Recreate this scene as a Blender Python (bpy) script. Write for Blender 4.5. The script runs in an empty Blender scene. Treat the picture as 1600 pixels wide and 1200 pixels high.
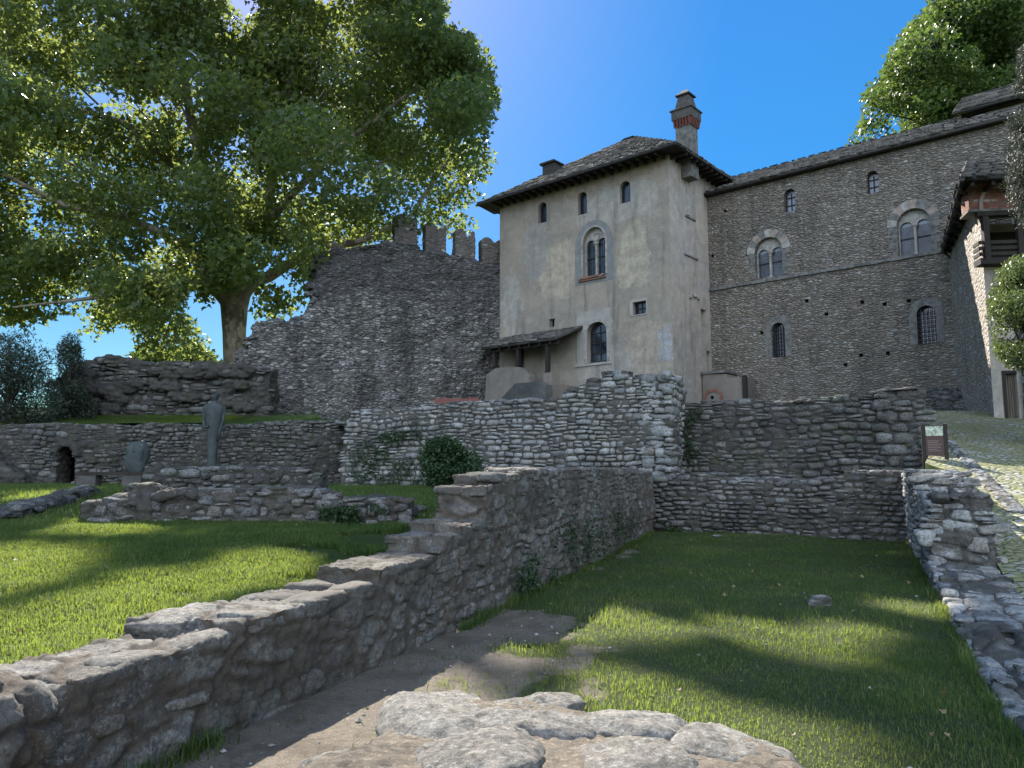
import bpy, bmesh, math
import numpy as np
from mathutils import Vector, Matrix
from mathutils.geometry import tessellate_polygon

S = bpy.context.scene
COL = S.collection
R = math.radians
rng = np.random.default_rng(7)

# ------------------------------------------------------------------ camera
PITCH = math.atan(137 / 1200)
EYE = 1.7
cam_d = bpy.data.cameras.new("camera")
cam = bpy.data.objects.new("camera", cam_d)
COL.objects.link(cam)
cam.location = (0, 0, EYE)
cam.rotation_euler = (R(90) + PITCH, 0, 0)
cam_d.sensor_width = 36
cam_d.lens = 27.0
cam_d.clip_start = 0.05
cam_d.clip_end = 3000
S.camera = cam

# ------------------------------------------------------------------ light
SKY_HUE, SKY_SAT, SKY_SAT0, SKY_KNEE, SKY_GAIN, SKY_FILL = -.001, 1.0, .37, .22, .88, (5.3, 6.2, 7.6)
SUN_EL, SUN_AZ = R(40.0), R(-18.5)
SUN = Vector((math.sin(SUN_AZ) * math.cos(SUN_EL), math.cos(SUN_AZ) * math.cos(SUN_EL), math.sin(SUN_EL)))
W = bpy.data.worlds.new("World")
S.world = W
W.use_nodes = True
wn = W.node_tree
sky = wn.nodes.new("ShaderNodeTexSky")
sky.sky_type = 'NISHITA'
sky.sun_disc = False
sky.sun_elevation = SUN_EL
sky.sun_rotation = SUN_AZ
sky.altitude = 200
sky.air_density = 1.0
sky.dust_density = 0.6
sky.ozone_density = 2.2
bg = wn.nodes["Background"]
bg.inputs[1].default_value = 0.13
def wnode(t, **pr):
    n = wn.nodes.new("ShaderNode" + t)
    for k, v in pr.items(): setattr(n, k, v)
    return n
def wmath(op, a, b):
    n = wnode("Math", operation=op)
    for i, v in enumerate((a, b)):
        if isinstance(v, bpy.types.NodeSocket): wn.links.new(v, n.inputs[i])
        else: n.inputs[i].default_value = v
    return n.outputs[0]
# the glare round the sun held down, and a pale fill glow added to the unseen sky behind the viewer
hs = wnode("SeparateColor", mode='HSV'); wn.links.new(sky.outputs[0], hs.inputs[0])
hc = wnode("CombineColor", mode='HSV')
wn.links.new(wmath('ADD', hs.outputs[0], SKY_HUE), hc.inputs[0])
wn.links.new(wmath('MINIMUM', wmath('ADD', wmath('MULTIPLY', hs.outputs[1], SKY_SAT), SKY_SAT0), .93), hc.inputs[1])
wn.links.new(wmath('MULTIPLY', wmath('DIVIDE', hs.outputs[2], wmath('ADD', wmath('MULTIPLY', hs.outputs[2], SKY_KNEE), 1.0)), SKY_GAIN), hc.inputs[2])
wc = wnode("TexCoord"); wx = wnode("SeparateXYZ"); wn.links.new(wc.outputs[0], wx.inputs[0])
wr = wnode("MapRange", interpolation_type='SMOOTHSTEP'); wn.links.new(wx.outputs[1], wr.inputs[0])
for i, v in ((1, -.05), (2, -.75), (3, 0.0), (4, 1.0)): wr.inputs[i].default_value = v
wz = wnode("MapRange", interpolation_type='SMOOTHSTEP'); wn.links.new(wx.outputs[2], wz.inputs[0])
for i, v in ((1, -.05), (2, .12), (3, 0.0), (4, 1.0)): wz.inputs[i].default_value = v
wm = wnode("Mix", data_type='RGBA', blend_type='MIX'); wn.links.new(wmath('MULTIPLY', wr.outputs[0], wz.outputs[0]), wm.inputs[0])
wn.links.new(hc.outputs[0], wm.inputs[6]); wm.inputs[7].default_value = (*SKY_FILL, 1)
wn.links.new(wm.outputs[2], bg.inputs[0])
sl = bpy.data.lights.new("sun", 'SUN')
sl.energy = 5.0
sl.angle = R(0.5)
sl.color = (1.0, 0.94, 0.85)
sun = bpy.data.objects.new("sun", sl)
COL.objects.link(sun)
sun.rotation_euler = SUN.to_track_quat('Z', 'Y').to_euler()
S.view_settings.view_transform = 'Standard'
S.view_settings.look = 'None'
S.view_settings.exposure = 1.65
S.view_settings.gamma = 1
S.cycles.use_denoising = True
S.cycles.max_bounces = 8
S.cycles.transparent_max_bounces = 8

# ------------------------------------------------------------------ pixels <-> place
CP, SP = math.cos(PITCH), math.sin(PITCH)
def ray(u, v):
    a, b = (u - 800) / 1200, -(v - 600) / 1200
    return np.array([a, CP - b * SP, SP + b * CP])
def P(u, v, Y):
    d = ray(u, v)
    return np.array([0, 0, EYE]) + d * (Y / d[1])
def PZ(u, v, z):
    d = ray(u, v)
    return np.array([0, 0, EYE]) + d * ((z - EYE) / d[2])
def proj(p):
    p = np.asarray(p, float)
    x, y, z = p[..., 0], p[..., 1], p[..., 2] - EYE
    f = y * CP + z * SP
    b = -y * SP + z * CP
    return 800 + 1200 * x / f, 600 - 1200 * b / f

class Frame:
    """a vertical frame: x along a wall, y to the left of x, z up"""
    def __init__(s, o, d):
        s.o = np.array([o[0], o[1], 0.0]); d = np.array(d, float); d /= np.hypot(*d)
        s.X = np.array([d[0], d[1], 0]); s.Y = np.array([-d[1], d[0], 0])
        s.rot = math.atan2(d[1], d[0])
    def px(s, u, v, y=0.0):
        d = ray(u, v); o = np.array([0, 0, EYE])
        t = (y - (o - s.o) @ s.Y) / (d @ s.Y)
        p = o + d * t
        return (p - s.o) @ s.X, p[2]
    def w(s, x, y, z=0.0):
        return s.o + s.X * x + s.Y * y + np.array([0, 0, z])
    def put(s, ob):
        ob.location = s.o; ob.rotation_euler = (0, 0, s.rot)

# ------------------------------------------------------------------ objects
def tag(o, label=None, cat=None, group=None, kind=None):
    if label: o["label"] = label
    if cat: o["category"] = cat
    if group: o["group"] = group
    if kind: o["kind"] = kind
    return o
def empty(name, loc=(0, 0, 0), rz=0.0, label=None, cat=None, group=None):
    o = bpy.data.objects.new(name, None); COL.objects.link(o)
    o.location = loc; o.rotation_euler = (0, 0, rz); o.empty_display_size = .2
    return tag(o, label, cat, group)
def link(name, me, mat=None, parent=None, smooth=False):
    o = bpy.data.objects.new(name, me); COL.objects.link(o)
    if mat: me.materials.append(mat)
    if parent: o.parent = parent
    if smooth: me.polygons.foreach_set("use_smooth", np.ones(len(me.polygons), bool))
    return o
def npmesh(name, verts, faces, mat=None, parent=None, smooth=False, attrs=None):
    """faces: (n,k) index array or list of such arrays"""
    if not isinstance(faces, list): faces = [faces]
    me = bpy.data.meshes.new(name)
    verts = np.asarray(verts, np.float32)
    me.vertices.add(len(verts)); me.vertices.foreach_set("co", verts.ravel())
    li = np.concatenate([f.ravel() for f in faces]).astype(np.int32)
    tot = np.concatenate([np.full(len(f), f.shape[1]) for f in faces]).astype(np.int32)
    st = np.concatenate([[0], np.cumsum(tot)[:-1]]).astype(np.int32)
    me.loops.add(len(li)); me.loops.foreach_set("vertex_index", li)
    me.polygons.add(len(tot)); me.polygons.foreach_set("loop_start", st); me.polygons.foreach_set("loop_total", tot)
    for k, a in (attrs or {}).items():
        at = me.attributes.new(k, 'FLOAT', 'POINT'); at.data.foreach_set("value", np.asarray(a, np.float32))
    me.update(calc_edges=True)
    return link(name, me, mat, parent, smooth)

class MB:
    """gathers boxes, prisms and tubes into ONE mesh"""
    def __init__(s): s.v = []; s.f = []; s.log = []
    def add(s, vs, fs):
        n = len(s.v); s.v += [tuple(map(float, p)) for p in vs]; s.f += [tuple(i + n for i in f) for f in fs]; return s
    def box(s, x0, x1, y0, y1, z0, z1, jit=0.0):
        s.log.append((x0, x1, y0, y1, z0, z1))
        vs = [(x, y, z) for z in (z0, z1) for y in (y0, y1) for x in (x0, x1)]
        if jit: vs = [tuple(np.array(p) + rng.uniform(-jit, jit, 3)) for p in vs]
        return s.add(vs, [(0, 2, 3, 1), (4, 5, 7, 6), (0, 1, 5, 4), (2, 6, 7, 3), (0, 4, 6, 2), (1, 3, 7, 5)])
    def bar(s, a, b, w, h=None):
        h = h or w; a = Vector(a); b = Vector(b); d = (b - a).normalized()
        up = Vector((0, 0, 1)) if abs(d.z) < .95 else Vector((0, 1, 0))
        r = d.cross(up).normalized() * w / 2; t = r.cross(d).normalized() * h / 2
        vs = [p + i * r + j * t for p in (a, b) for i, j in ((-1, -1), (1, -1), (1, 1), (-1, 1))]
        return s.add(vs, [(0, 1, 2, 3), (7, 6, 5, 4), (0, 4, 5, 1), (1, 5, 6, 2), (2, 6, 7, 3), (3, 7, 4, 0)])
    def tube(s, pts, rad, n=8, cap=True):
        pts = [Vector(p) for p in pts]; rings = []
        for i, p in enumerate(pts):
            d = (pts[min(i + 1, len(pts) - 1)] - pts[max(i - 1, 0)]).normalized()
            up = Vector((0, 1, 0)) if abs(d.y) < .9 else Vector((1, 0, 0))
            r = d.cross(up).normalized(); t = r.cross(d).normalized()
            q = rad[i] if hasattr(rad, '__len__') else rad
            rings.append([p + (r * math.cos(k * 2 * math.pi / n) + t * math.sin(k * 2 * math.pi / n)) * q for k in range(n)])
        vs = [p for rg in rings for p in rg]; fs = []
        for i in range(len(pts) - 1):
            for k in range(n):
                a, b = i * n + k, i * n + (k + 1) % n
                fs.append((a, b, b + n, a + n))
        if cap: fs.append(tuple(range(n - 1, -1, -1))); fs.append(tuple((len(pts) - 1) * n + k for k in range(n)))
        return s.add(vs, fs)
    def prism(s, poly, y0, y1):
        """outline in (x, z) given depth y0..y1"""
        n = len(poly)
        vs = [(x, y0, z) for x, z in poly] + [(x, y1, z) for x, z in poly]
        fs = [tuple(range(n)), tuple(range(2 * n - 1, n - 1, -1))] + [(i, i + n, (i + 1) % n + n, (i + 1) % n) for i in range(n)]
        return s.add(vs, fs)
    def lathe(s, prof, cx=0, cy=0, n=16, sq=0):
        vs = [(cx + r * math.cos(k * 2 * math.pi / n + sq), cy + r * math.sin(k * 2 * math.pi / n + sq), z) for r, z in prof for k in range(n)]
        fs = [(i * n + k, i * n + (k + 1) % n, (i + 1) * n + (k + 1) % n, (i + 1) * n + k) for i in range(len(prof) - 1) for k in range(n)]
        fs += [tuple(range(n - 1, -1, -1)), tuple((len(prof) - 1) * n + k for k in range(n))]
        return s.add(vs, fs)
    def mesh(s, name):
        me = bpy.data.meshes.new(name); me.from_pydata(s.v, [], s.f); 
        bm = bmesh.new(); bm.from_mesh(me); bmesh.ops.recalc_face_normals(bm, faces=bm.faces); bm.to_mesh(me); bm.free()
        return me
    def build(s, name, mat, parent=None, smooth=False):
        return link(name, s.mesh(name), mat, parent, smooth)

# ------------------------------------------------------------------ noise
def h3(i, j, k, seed=0):
    i = np.asarray(i).astype(np.int64); j = np.asarray(j).astype(np.int64); k = np.asarray(k).astype(np.int64)
    n = (i * 73856093) ^ (j * 19349663) ^ (k * 83492791) ^ (seed * 2654435761 + 12345)
    n = (n ^ (n >> 13)) * 1274126177 & 0xFFFFFFFF
    n = (n ^ (n >> 16)) * 2246822519 & 0xFFFFFFFF
    return ((n ^ (n >> 15)) & 0xFFFFFF) / float(0xFFFFFF)
def vnoise(p, seed=0):
    f = np.floor(p); t = p - f; t = t * t * (3 - 2 * t); f = f.astype(np.int64)
    r = 0
    for a in (0, 1):
        for b in (0, 1):
            for c in (0, 1):
                w = (t[:, 0] if a else 1 - t[:, 0]) * (t[:, 1] if b else 1 - t[:, 1]) * (t[:, 2] if c else 1 - t[:, 2])
                r = r + w * h3(f[:, 0] + a, f[:, 1] + b, f[:, 2] + c, seed)
    return r * 2 - 1
def fbm(p, oct=4, seed=0):
    r = 0; a = 1.0
    for o in range(oct):
        r = r + a * vnoise(p * (2 ** o) + o * 17.3, seed + o); a *= .5
    return r
def inpoly(u, v, poly):
    poly = np.asarray(poly, float); c = np.zeros(len(u), bool); j = len(poly) - 1
    for i in range(len(poly)):
        (xi, yi), (xj, yj) = poly[i], poly[j]
        k = ((yi > v) != (yj > v)) & (u < (xj - xi) * (v - yi) / (yj - yi + 1e-9) + xi)
        c ^= k; j = i
    return c
def sstep(a, b, x):
    t = np.clip((x - a) / (b - a), 0, 1); return t * t * (3 - 2 * t)
def stones(p, cell, seed=0, jit=.75):
    """coursed rubble as a 3-D cell pattern: (joint width 0..1, random of the stone, second random)"""
    q = p / np.array(cell)
    kz = np.floor(q[:, 2]).astype(np.int64); jy = np.floor(q[:, 1]).astype(np.int64)
    f1 = np.full(len(p), 9.); f2 = np.full(len(p), 9.); r1 = np.zeros(len(p)); r2 = np.zeros(len(p))
    for dk in (-1, 0, 1):
        k = kz + dk; sh = h3(k, k * 0, k * 0, seed + 5)
        x0 = np.floor(q[:, 0] + sh).astype(np.int64)
        for dj in (-1, 0, 1):
            j = jy + dj
            for di in (-1, 0, 1):
                i = x0 + di
                cx = i + .5 - sh + jit * (h3(i, j, k, seed) - .5)
                cy = j + .5 + jit * (h3(i, j, k, seed + 1) - .5)
                cz = k + .5 + jit * .8 * (h3(i, j, k, seed + 2) - .5)
                dx, dy, dz = abs(q[:, 0] - cx), abs(q[:, 1] - cy), abs(q[:, 2] - cz)
                d = (dx ** 2.6 + dy ** 2.6 + dz ** 2.6) ** (1 / 2.6)
                a = d < f1
                f2 = np.where(a, f1, np.minimum(f2, d)); 
                r1 = np.where(a, h3(i, j, k, seed + 3), r1); r2 = np.where(a, h3(i, j, k, seed + 4), r2)
                f1 = np.where(a, d, f1)
    return f2 - f1, r1, r2

# ------------------------------------------------------------------ materials
def newmat(name):
    m = bpy.data.materials.new(name); m.use_nodes = True; nt = m.node_tree
    b = nt.nodes["Principled BSDF"]; b.inputs["Roughness"].default_value = .85
    b.inputs["Specular IOR Level"].default_value = .25
    return m, nt, b
def setin(nt, n, key, v):
    if v is None: return
    if hasattr(v, "is_output") or isinstance(v, bpy.types.NodeSocket): nt.links.new(v, n.inputs[key])
    else:
        if isinstance(v, tuple) and len(v) == 3 and n.inputs[key].type == 'RGBA': v = (*v, 1)
        n.inputs[key].default_value = v
def nd(nt, t, out=0, ins=None, **pr):
    n = nt.nodes.new("ShaderNode" + t)
    for k, v in pr.items(): setattr(n, k, v)
    for k, v in (ins or {}).items(): setin(nt, n, k, v)
    return n.outputs[out]
def mix(nt, f, a, b, blend='MIX'):
    n = nt.nodes.new("ShaderNodeMix"); n.data_type = 'RGBA'; n.blend_type = blend; n.clamp_factor = True
    setin(nt, n, 0, f); setin(nt, n, 6, a); setin(nt, n, 7, b); return n.outputs[2]
def mth(nt, op, a, b=None, c=None):
    n = nt.nodes.new("ShaderNodeMath"); n.operation = op
    setin(nt, n, 0, a); setin(nt, n, 1, b); setin(nt, n, 2, c); return n.outputs[0]
def ramp(nt, f, *st):
    n = nt.nodes.new("ShaderNodeValToRGB"); e = n.color_ramp.elements
    while len(e) < len(st): e.new(.5)
    for x, (p, c) in zip(e, st):
        x.position = p; x.color = (*c, 1) if isinstance(c, tuple) else (c, c, c, 1)
    setin(nt, n, 0, f); return n.outputs[0]
def rmp(nt, f, a, b, lo=0.0, hi=1.0):
    n = nt.nodes.new("ShaderNodeMapRange"); n.interpolation_type = 'SMOOTHSTEP'
    setin(nt, n, 0, f); setin(nt, n, 1, a); setin(nt, n, 2, b); setin(nt, n, 3, lo); setin(nt, n, 4, hi); return n.outputs[0]
def objco(nt, scale=(1, 1, 1), loc=(0, 0, 0)):
    c = nd(nt, "TexCoord", 3)
    return nd(nt, "Mapping", 0, {"Vector": c, "Scale": scale, "Location": loc})
def noise(nt, vec, s, det=4, rough=.55, out=0, dist=0.0):
    return nd(nt, "TexNoise", out, {"Vector": vec, "Scale": s, "Detail": det, "Roughness": rough, "Distortion": dist})
def attr(nt, name): return nd(nt, "Attribute", 2, attribute_name=name)
def bump(nt, h, dist, strength=1.0, normal=None):
    return nd(nt, "Bump", 0, {"Height": h, "Distance": dist, "Strength": strength, "Normal": normal})
def simple(name, col, rough=.8, var=.25, scale=6, spec=.25, stretch=(1, 1, 1), bmp=.004, metal=0.0):
    m, nt, b = newmat(name)
    co = objco(nt, stretch); n1 = noise(nt, co, scale, 6, .6); n2 = noise(nt, co, scale * 6, 3)
    c = mix(nt, rmp(nt, n1, .3, .7), tuple(x * (1 - var) for x in col), tuple(min(1, x * (1 + var)) for x in col))
    c = mix(nt, mth(nt, 'MULTIPLY', n2, .3), c, tuple(x * .6 for x in col))
    setin(nt, b, "Base Color", c); setin(nt, b, "Roughness", rough); setin(nt, b, "Specular IOR Level", spec); setin(nt, b, "Metallic", metal)
    if bmp: setin(nt, b, "Normal", bump(nt, n1, bmp))
    return m

def ruin_mat(name, cols, mortar, moss=.25, earth=.0, lichen=.5, vein=None):
    """stones of a displaced wall: per-stone tone, joints, lichen, moss and dirt"""
    m, nt, b = newmat(name)
    co = objco(nt); sr, s2, jo, jw = attr(nt, "srand"), attr(nt, "srand2"), attr(nt, "joint"), attr(nt, "wear")
    c = ramp(nt, sr, *[(i / (len(cols) - 1), k) for i, k in enumerate(cols)])
    n1 = noise(nt, co, 3.2, 8, .65); n2 = noise(nt, co, 17, 9, .72); n3 = noise(nt, co, 75, 6, .75)
    # bedding veins of the gneiss, tilted differently from stone to stone
    vv = nd(nt, "VectorMath", 0, {0: co, 1: nd(nt, "CombineXYZ", 0, {0: s2, 1: sr, 2: s2})}, operation='ADD')
    wv = noise(nt, nd(nt, "Mapping", 0, {"Vector": vv, "Rotation": (.45, .35, 0.3), "Scale": (2.2, 2.2, 26.0)}), 1.6, 7, .68)
    c = mix(nt, mth(nt, 'MULTIPLY', rmp(nt, wv, .48, .66, 0, .6), rmp(nt, n1, .35, .6)), c, tuple(min(1, x * 1.6) for x in cols[-1]))
    c = mix(nt, rmp(nt, n2, .4, .66, 0, .75), c, tuple(x * .42 for x in cols[0]))
    c = mix(nt, mth(nt, 'MULTIPLY', rmp(nt, n1, .54, .68), lichen * .6), c, (.43, .42, .37))
    c = mix(nt, rmp(nt, n3, .55, .75, 0, .45), c, (.42, .41, .38))
    c = mix(nt, rmp(nt, n3, .25, .42, .5, 0), c, (.03, .03, .028))
    n4 = noise(nt, co, 190, 3, .7); n5 = noise(nt, co, 38, 7, .78)
    c = mix(nt, rmp(nt, n5, .53, .60, 0, .55), c, (.40, .395, .36))
    c = mix(nt, rmp(nt, n5, .40, .47, .6, 0), c, (.045, .043, .04))
    c = mix(nt, 1.0, c, ramp(nt, n4, (.3, .55), (.5, 1.0), (.7, 1.0)), 'MULTIPLY')
    mo = mix(nt, n2, tuple(x * .55 for x in mortar), tuple(x * 1.4 for x in mortar))
    mo = mix(nt, rmp(nt, n5, .54, .60, 0, .5), mo, tuple(min(1, x * 2.6) for x in mortar)); mo = mix(nt, rmp(nt, n3, .34, .45, .6, 0), mo, tuple(x * .3 for x in mortar))
    c = mix(nt, mth(nt, 'MULTIPLY', rmp(nt, jo, .05, .24, 1, 0), rmp(nt, n2, .2, .55, .55, 1)), c, mo)
    if moss:
        c = mix(nt, mth(nt, 'MULTIPLY', rmp(nt, noise(nt, co, 1.3, 6, .7), .5, .66), moss), c, (.045, .06, .022))
    c = mix(nt, mth(nt, 'MULTIPLY', rmp(nt, noise(nt, co, .9, 7, .72), .47, .62), .55), c, (.035, .032, .03))
    if earth:
        c = mix(nt, mth(nt, 'MULTIPLY', rmp(nt, noise(nt, co, .7, 6, .7), .36, .58), earth), c, mix(nt, n2, (.055, .044, .034), (.13, .105, .08)))
    setin(nt, b, "Base Color", c); setin(nt, b, "Roughness", .9)
    hh = mth(nt, 'ADD', mth(nt, 'MULTIPLY', n2, .7), mth(nt, 'MULTIPLY', n3, .35))
    hh = mth(nt, 'ADD', mth(nt, 'ADD', hh, mth(nt, 'MULTIPLY', n5, .6)), mth(nt, 'MULTIPLY', wv, .5))
    setin(nt, b, "Normal", bump(nt, hh, .022, .9))
    return m

def masonry_mat(name, cell, cols, mortar, seed=0.0, pale=.12, bmp=.04, stain=.5, jw=.09, moss=.0, rnd=.85, topdark=None):
    """small-stone masonry for the far walls"""
    m, nt, b = newmat(name)
    sc = tuple(1 / x for x in cell)
    co = objco(nt)
    wob = noise(nt, co, 1.6, 3, .5, 1)
    off = nd(nt, "VectorMath", 0, {0: wob, 1: (.5, .5, .5)}, operation='SUBTRACT')
    off = nd(nt, "VectorMath", 0, {0: off, 1: (.35, .35, .16)}, operation='MULTIPLY')
    cw = nd(nt, "VectorMath", 0, {0: co, 1: off}, operation='ADD')
    mp = nd(nt, "Mapping", 0, {"Vector": cw, "Scale": sc, "Location": (seed, seed, seed)})
    vc = nd(nt, "TexVoronoi", 1, {"Vector": mp, "Scale": 1.0, "Randomness": rnd}, feature='F1')
    ve = nd(nt, "TexVoronoi", 0, {"Vector": mp, "Scale": 1.0, "Randomness": rnd}, feature='DISTANCE_TO_EDGE')
    sp = nt.nodes.new("ShaderNodeSeparateColor"); setin(nt, sp, 0, vc)
    n1 = noise(nt, co, .45, 7, .65); n2 = noise(nt, co, 9, 5, .65)
    c = ramp(nt, sp.outputs[0], *[(i / (len(cols) - 1), k) for i, k in enumerate(cols)])
    c = mix(nt, mth(nt, 'MULTIPLY', mth(nt, 'GREATER_THAN', sp.outputs[1], 1 - pale), .8), c, (.40, .39, .37))
    c = mix(nt, rmp(nt, n2, .42, .68, 0, .6), c, tuple(x * .5 for x in cols[0]))
    ed = rmp(nt, ve, .0, jw, 1, 0)
    c = mix(nt, ed, c, mix(nt, n2, tuple(x * .4 for x in mortar), mortar))
    st = noise(nt, nd(nt, "Mapping", 0, {"Vector": co, "Scale": (1, 1, .22)}), .9, 7, .68)
    c = mix(nt, mth(nt, 'MULTIPLY', rmp(nt, st, .47, .66), stain), c, (.035, .034, .036))
    c = mix(nt, mth(nt, 'MULTIPLY', rmp(nt, n1, .5, .66), .35), c, (.20, .19, .17))
    if moss: c = mix(nt, mth(nt, 'MULTIPLY', rmp(nt, noise(nt, co, .6, 6, .7), .5, .64), moss), c, (.03, .045, .018))
    if topdark:   # black weathering crust on the exposed upper courses
        sz = nt.nodes.new("ShaderNodeSeparateXYZ"); setin(nt, sz, 0, co)
        zz = mth(nt, 'ADD', sz.outputs[2], mth(nt, 'MULTIPLY', mth(nt, 'SUBTRACT', n1, .5), 7.0))
        c = mix(nt, rmp(nt, zz, topdark[0], topdark[1], 0, .6), c, (.05, .048, .05))
    setin(nt, b, "Base Color", c); setin(nt, b, "Roughness", .9)
    hh = mth(nt, 'ADD', rmp(nt, ve, 0, .3), mth(nt, 'MULTIPLY', n2, .4))
    hh = mth(nt, 'ADD', hh, mth(nt, 'MULTIPLY', sp.outputs[2], .5))
    setin(nt, b, "Normal", bump(nt, hh, bmp, 1.0))
    return m

def leaf_mat(name, dark, light, trans, tcol, rough=.5, dry=None):
    m, nt, b = newmat(name)
    a = attr(nt, "lrand")
    c = mix(nt, a, dark, light)
    if dry: c = mix(nt, rmp(nt, a, .86, .95), c, dry)
    n = noise(nt, objco(nt), .35 if not dry else .9, 5, .65)
    c = mix(nt, rmp(nt, n, .35, .65, 0, .5), c, tuple(x * .65 for x in dark))
    setin(nt, b, "Base Color", c); setin(nt, b, "Roughness", rough); setin(nt, b, "Specular IOR Level", .35)
    t = nt.nodes.new("ShaderNodeBsdfTranslucent"); setin(nt, t, 0, mix(nt, a, tuple(x * .7 for x in tcol), tcol))
    mx = nt.nodes.new("ShaderNodeMixShader"); mx.inputs[0].default_value = trans
    nt.links.new(b.outputs[0], mx.inputs[1]); nt.links.new(t.outputs[0], mx.inputs[2])
    nt.links.new(mx.outputs[0], nt.nodes["Material Output"].inputs[0])
    return m

GREY = [(.07, .07, .075), (.14, .138, .135), (.20, .19, .175), (.29, .285, .275), (.17, .145, .12), (.11, .11, .11)]
M = {}
M['ruin'] = ruin_mat("ruin_stone", GREY, (.065, .058, .048), .35)
M['ruin_earth'] = ruin_mat("ruin_stone_earthy", [(.09, .085, .078), (.16, .15, .135), (.21, .20, .18), (.28, .265, .24), (.19, .165, .135)], (.085, .068, .052), .2, .45)
M['ruin_pale'] = ruin_mat("ruin_stone_pale", [(.19, .195, .195), (.30, .305, .30), (.39, .39, .375), (.47, .465, .44), (.32, .285, .24), (.25, .25, .245)], (.075, .07, .06), .2)
M['ruin_dark'] = ruin_mat("ruin_stone_mossy", [(.05, .05, .05), (.10, .10, .098), (.15, .145, .135), (.22, .215, .205), (.12, .10, .085), (.08, .08, .08)], (.05, .046, .04), .5)
M['slabs'] = ruin_mat("gneiss_slabs", [(.16, .15, .13), (.24, .22, .19), (.19, .17, .145), (.28, .26, .225), (.21, .18, .145)], (.16, .13, .095), .0, lichen=.45)
M['wing'] = masonry_mat("wing_masonry", (.27, .27, .092), [(.165, .138, .112), (.24, .208, .172), (.30, .268, .225), (.22, .182, .145), (.35, .312, .262)], (.165, .148, .122), 3.1, .08, .055, .38, jw=.12)
M['curtain'] = masonry_mat("curtain_masonry", (.30, .30, .12), [(.11, .105, .10), (.19, .18, .17), (.27, .26, .25), (.15, .135, .12)], (.085, .08, .072), 8.7, .19, .05, .75, moss=.35, jw=.14, topdark=(9.0, 12.0))
M['merlon'] = masonry_mat("merlon_masonry", (.3, .3, .1), [(.10, .09, .08), (.15, .13, .115), (.12, .105, .095)], (.11, .10, .09), 2.2, .03, .02, .5)
M['rubble'] = masonry_mat("bank_rock", (.9, .9, .22), [(.11, .11, .11), (.17, .165, .16), (.22, .215, .21), (.15, .14, .125)], (.06, .06, .05), 5.5, .08, .09, .4, moss=.4)
M['brick'] = masonry_mat("red_brick", (.26, .14, .075), [(.22, .085, .06), (.28, .115, .08), (.19, .08, .06), (.30, .15, .11)], (.26, .22, .18), 1.2, .03, .01, .4, rnd=.45)
M['stone'] = simple("dressed_stone", (.31, .29, .26), .85, .3, 5, bmp=.01)
M['greystone'] = simple("grey_dressed_stone", (.15, .145, .135), .85, .4, 4, bmp=.02)
M['dirtystone'] = simple('sooty_stone', (.085, .08, .075), .85, .3, 4)
M['pinkstone'] = simple("pink_voussoir_stone", (.27, .215, .185), .85, .35, 4, bmp=.02)
M['wood'] = simple("dark_timber", (.03, .024, .02), .75, .3, 5, stretch=(1, 1, .2))
M['iron'] = simple("black_iron", (.02, .02, .022), .55, .2, 10, bmp=0)
M['copper'] = simple("dark_gutter_metal", (.035, .033, .033), .5, .2, 6, bmp=0)
M['greywood'] = simple("weathered_planks", (.16, .13, .105), .8, .3, 5, stretch=(6, 6, .5))
M['bronze'] = simple("green_bronze", (.042, .052, .05), .7, .35, 4, spec=.4)
M['orange'] = simple("orange_plastic", (.19, .065, .055), .5, .15, 3, bmp=0)
M['bark'] = None

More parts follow.
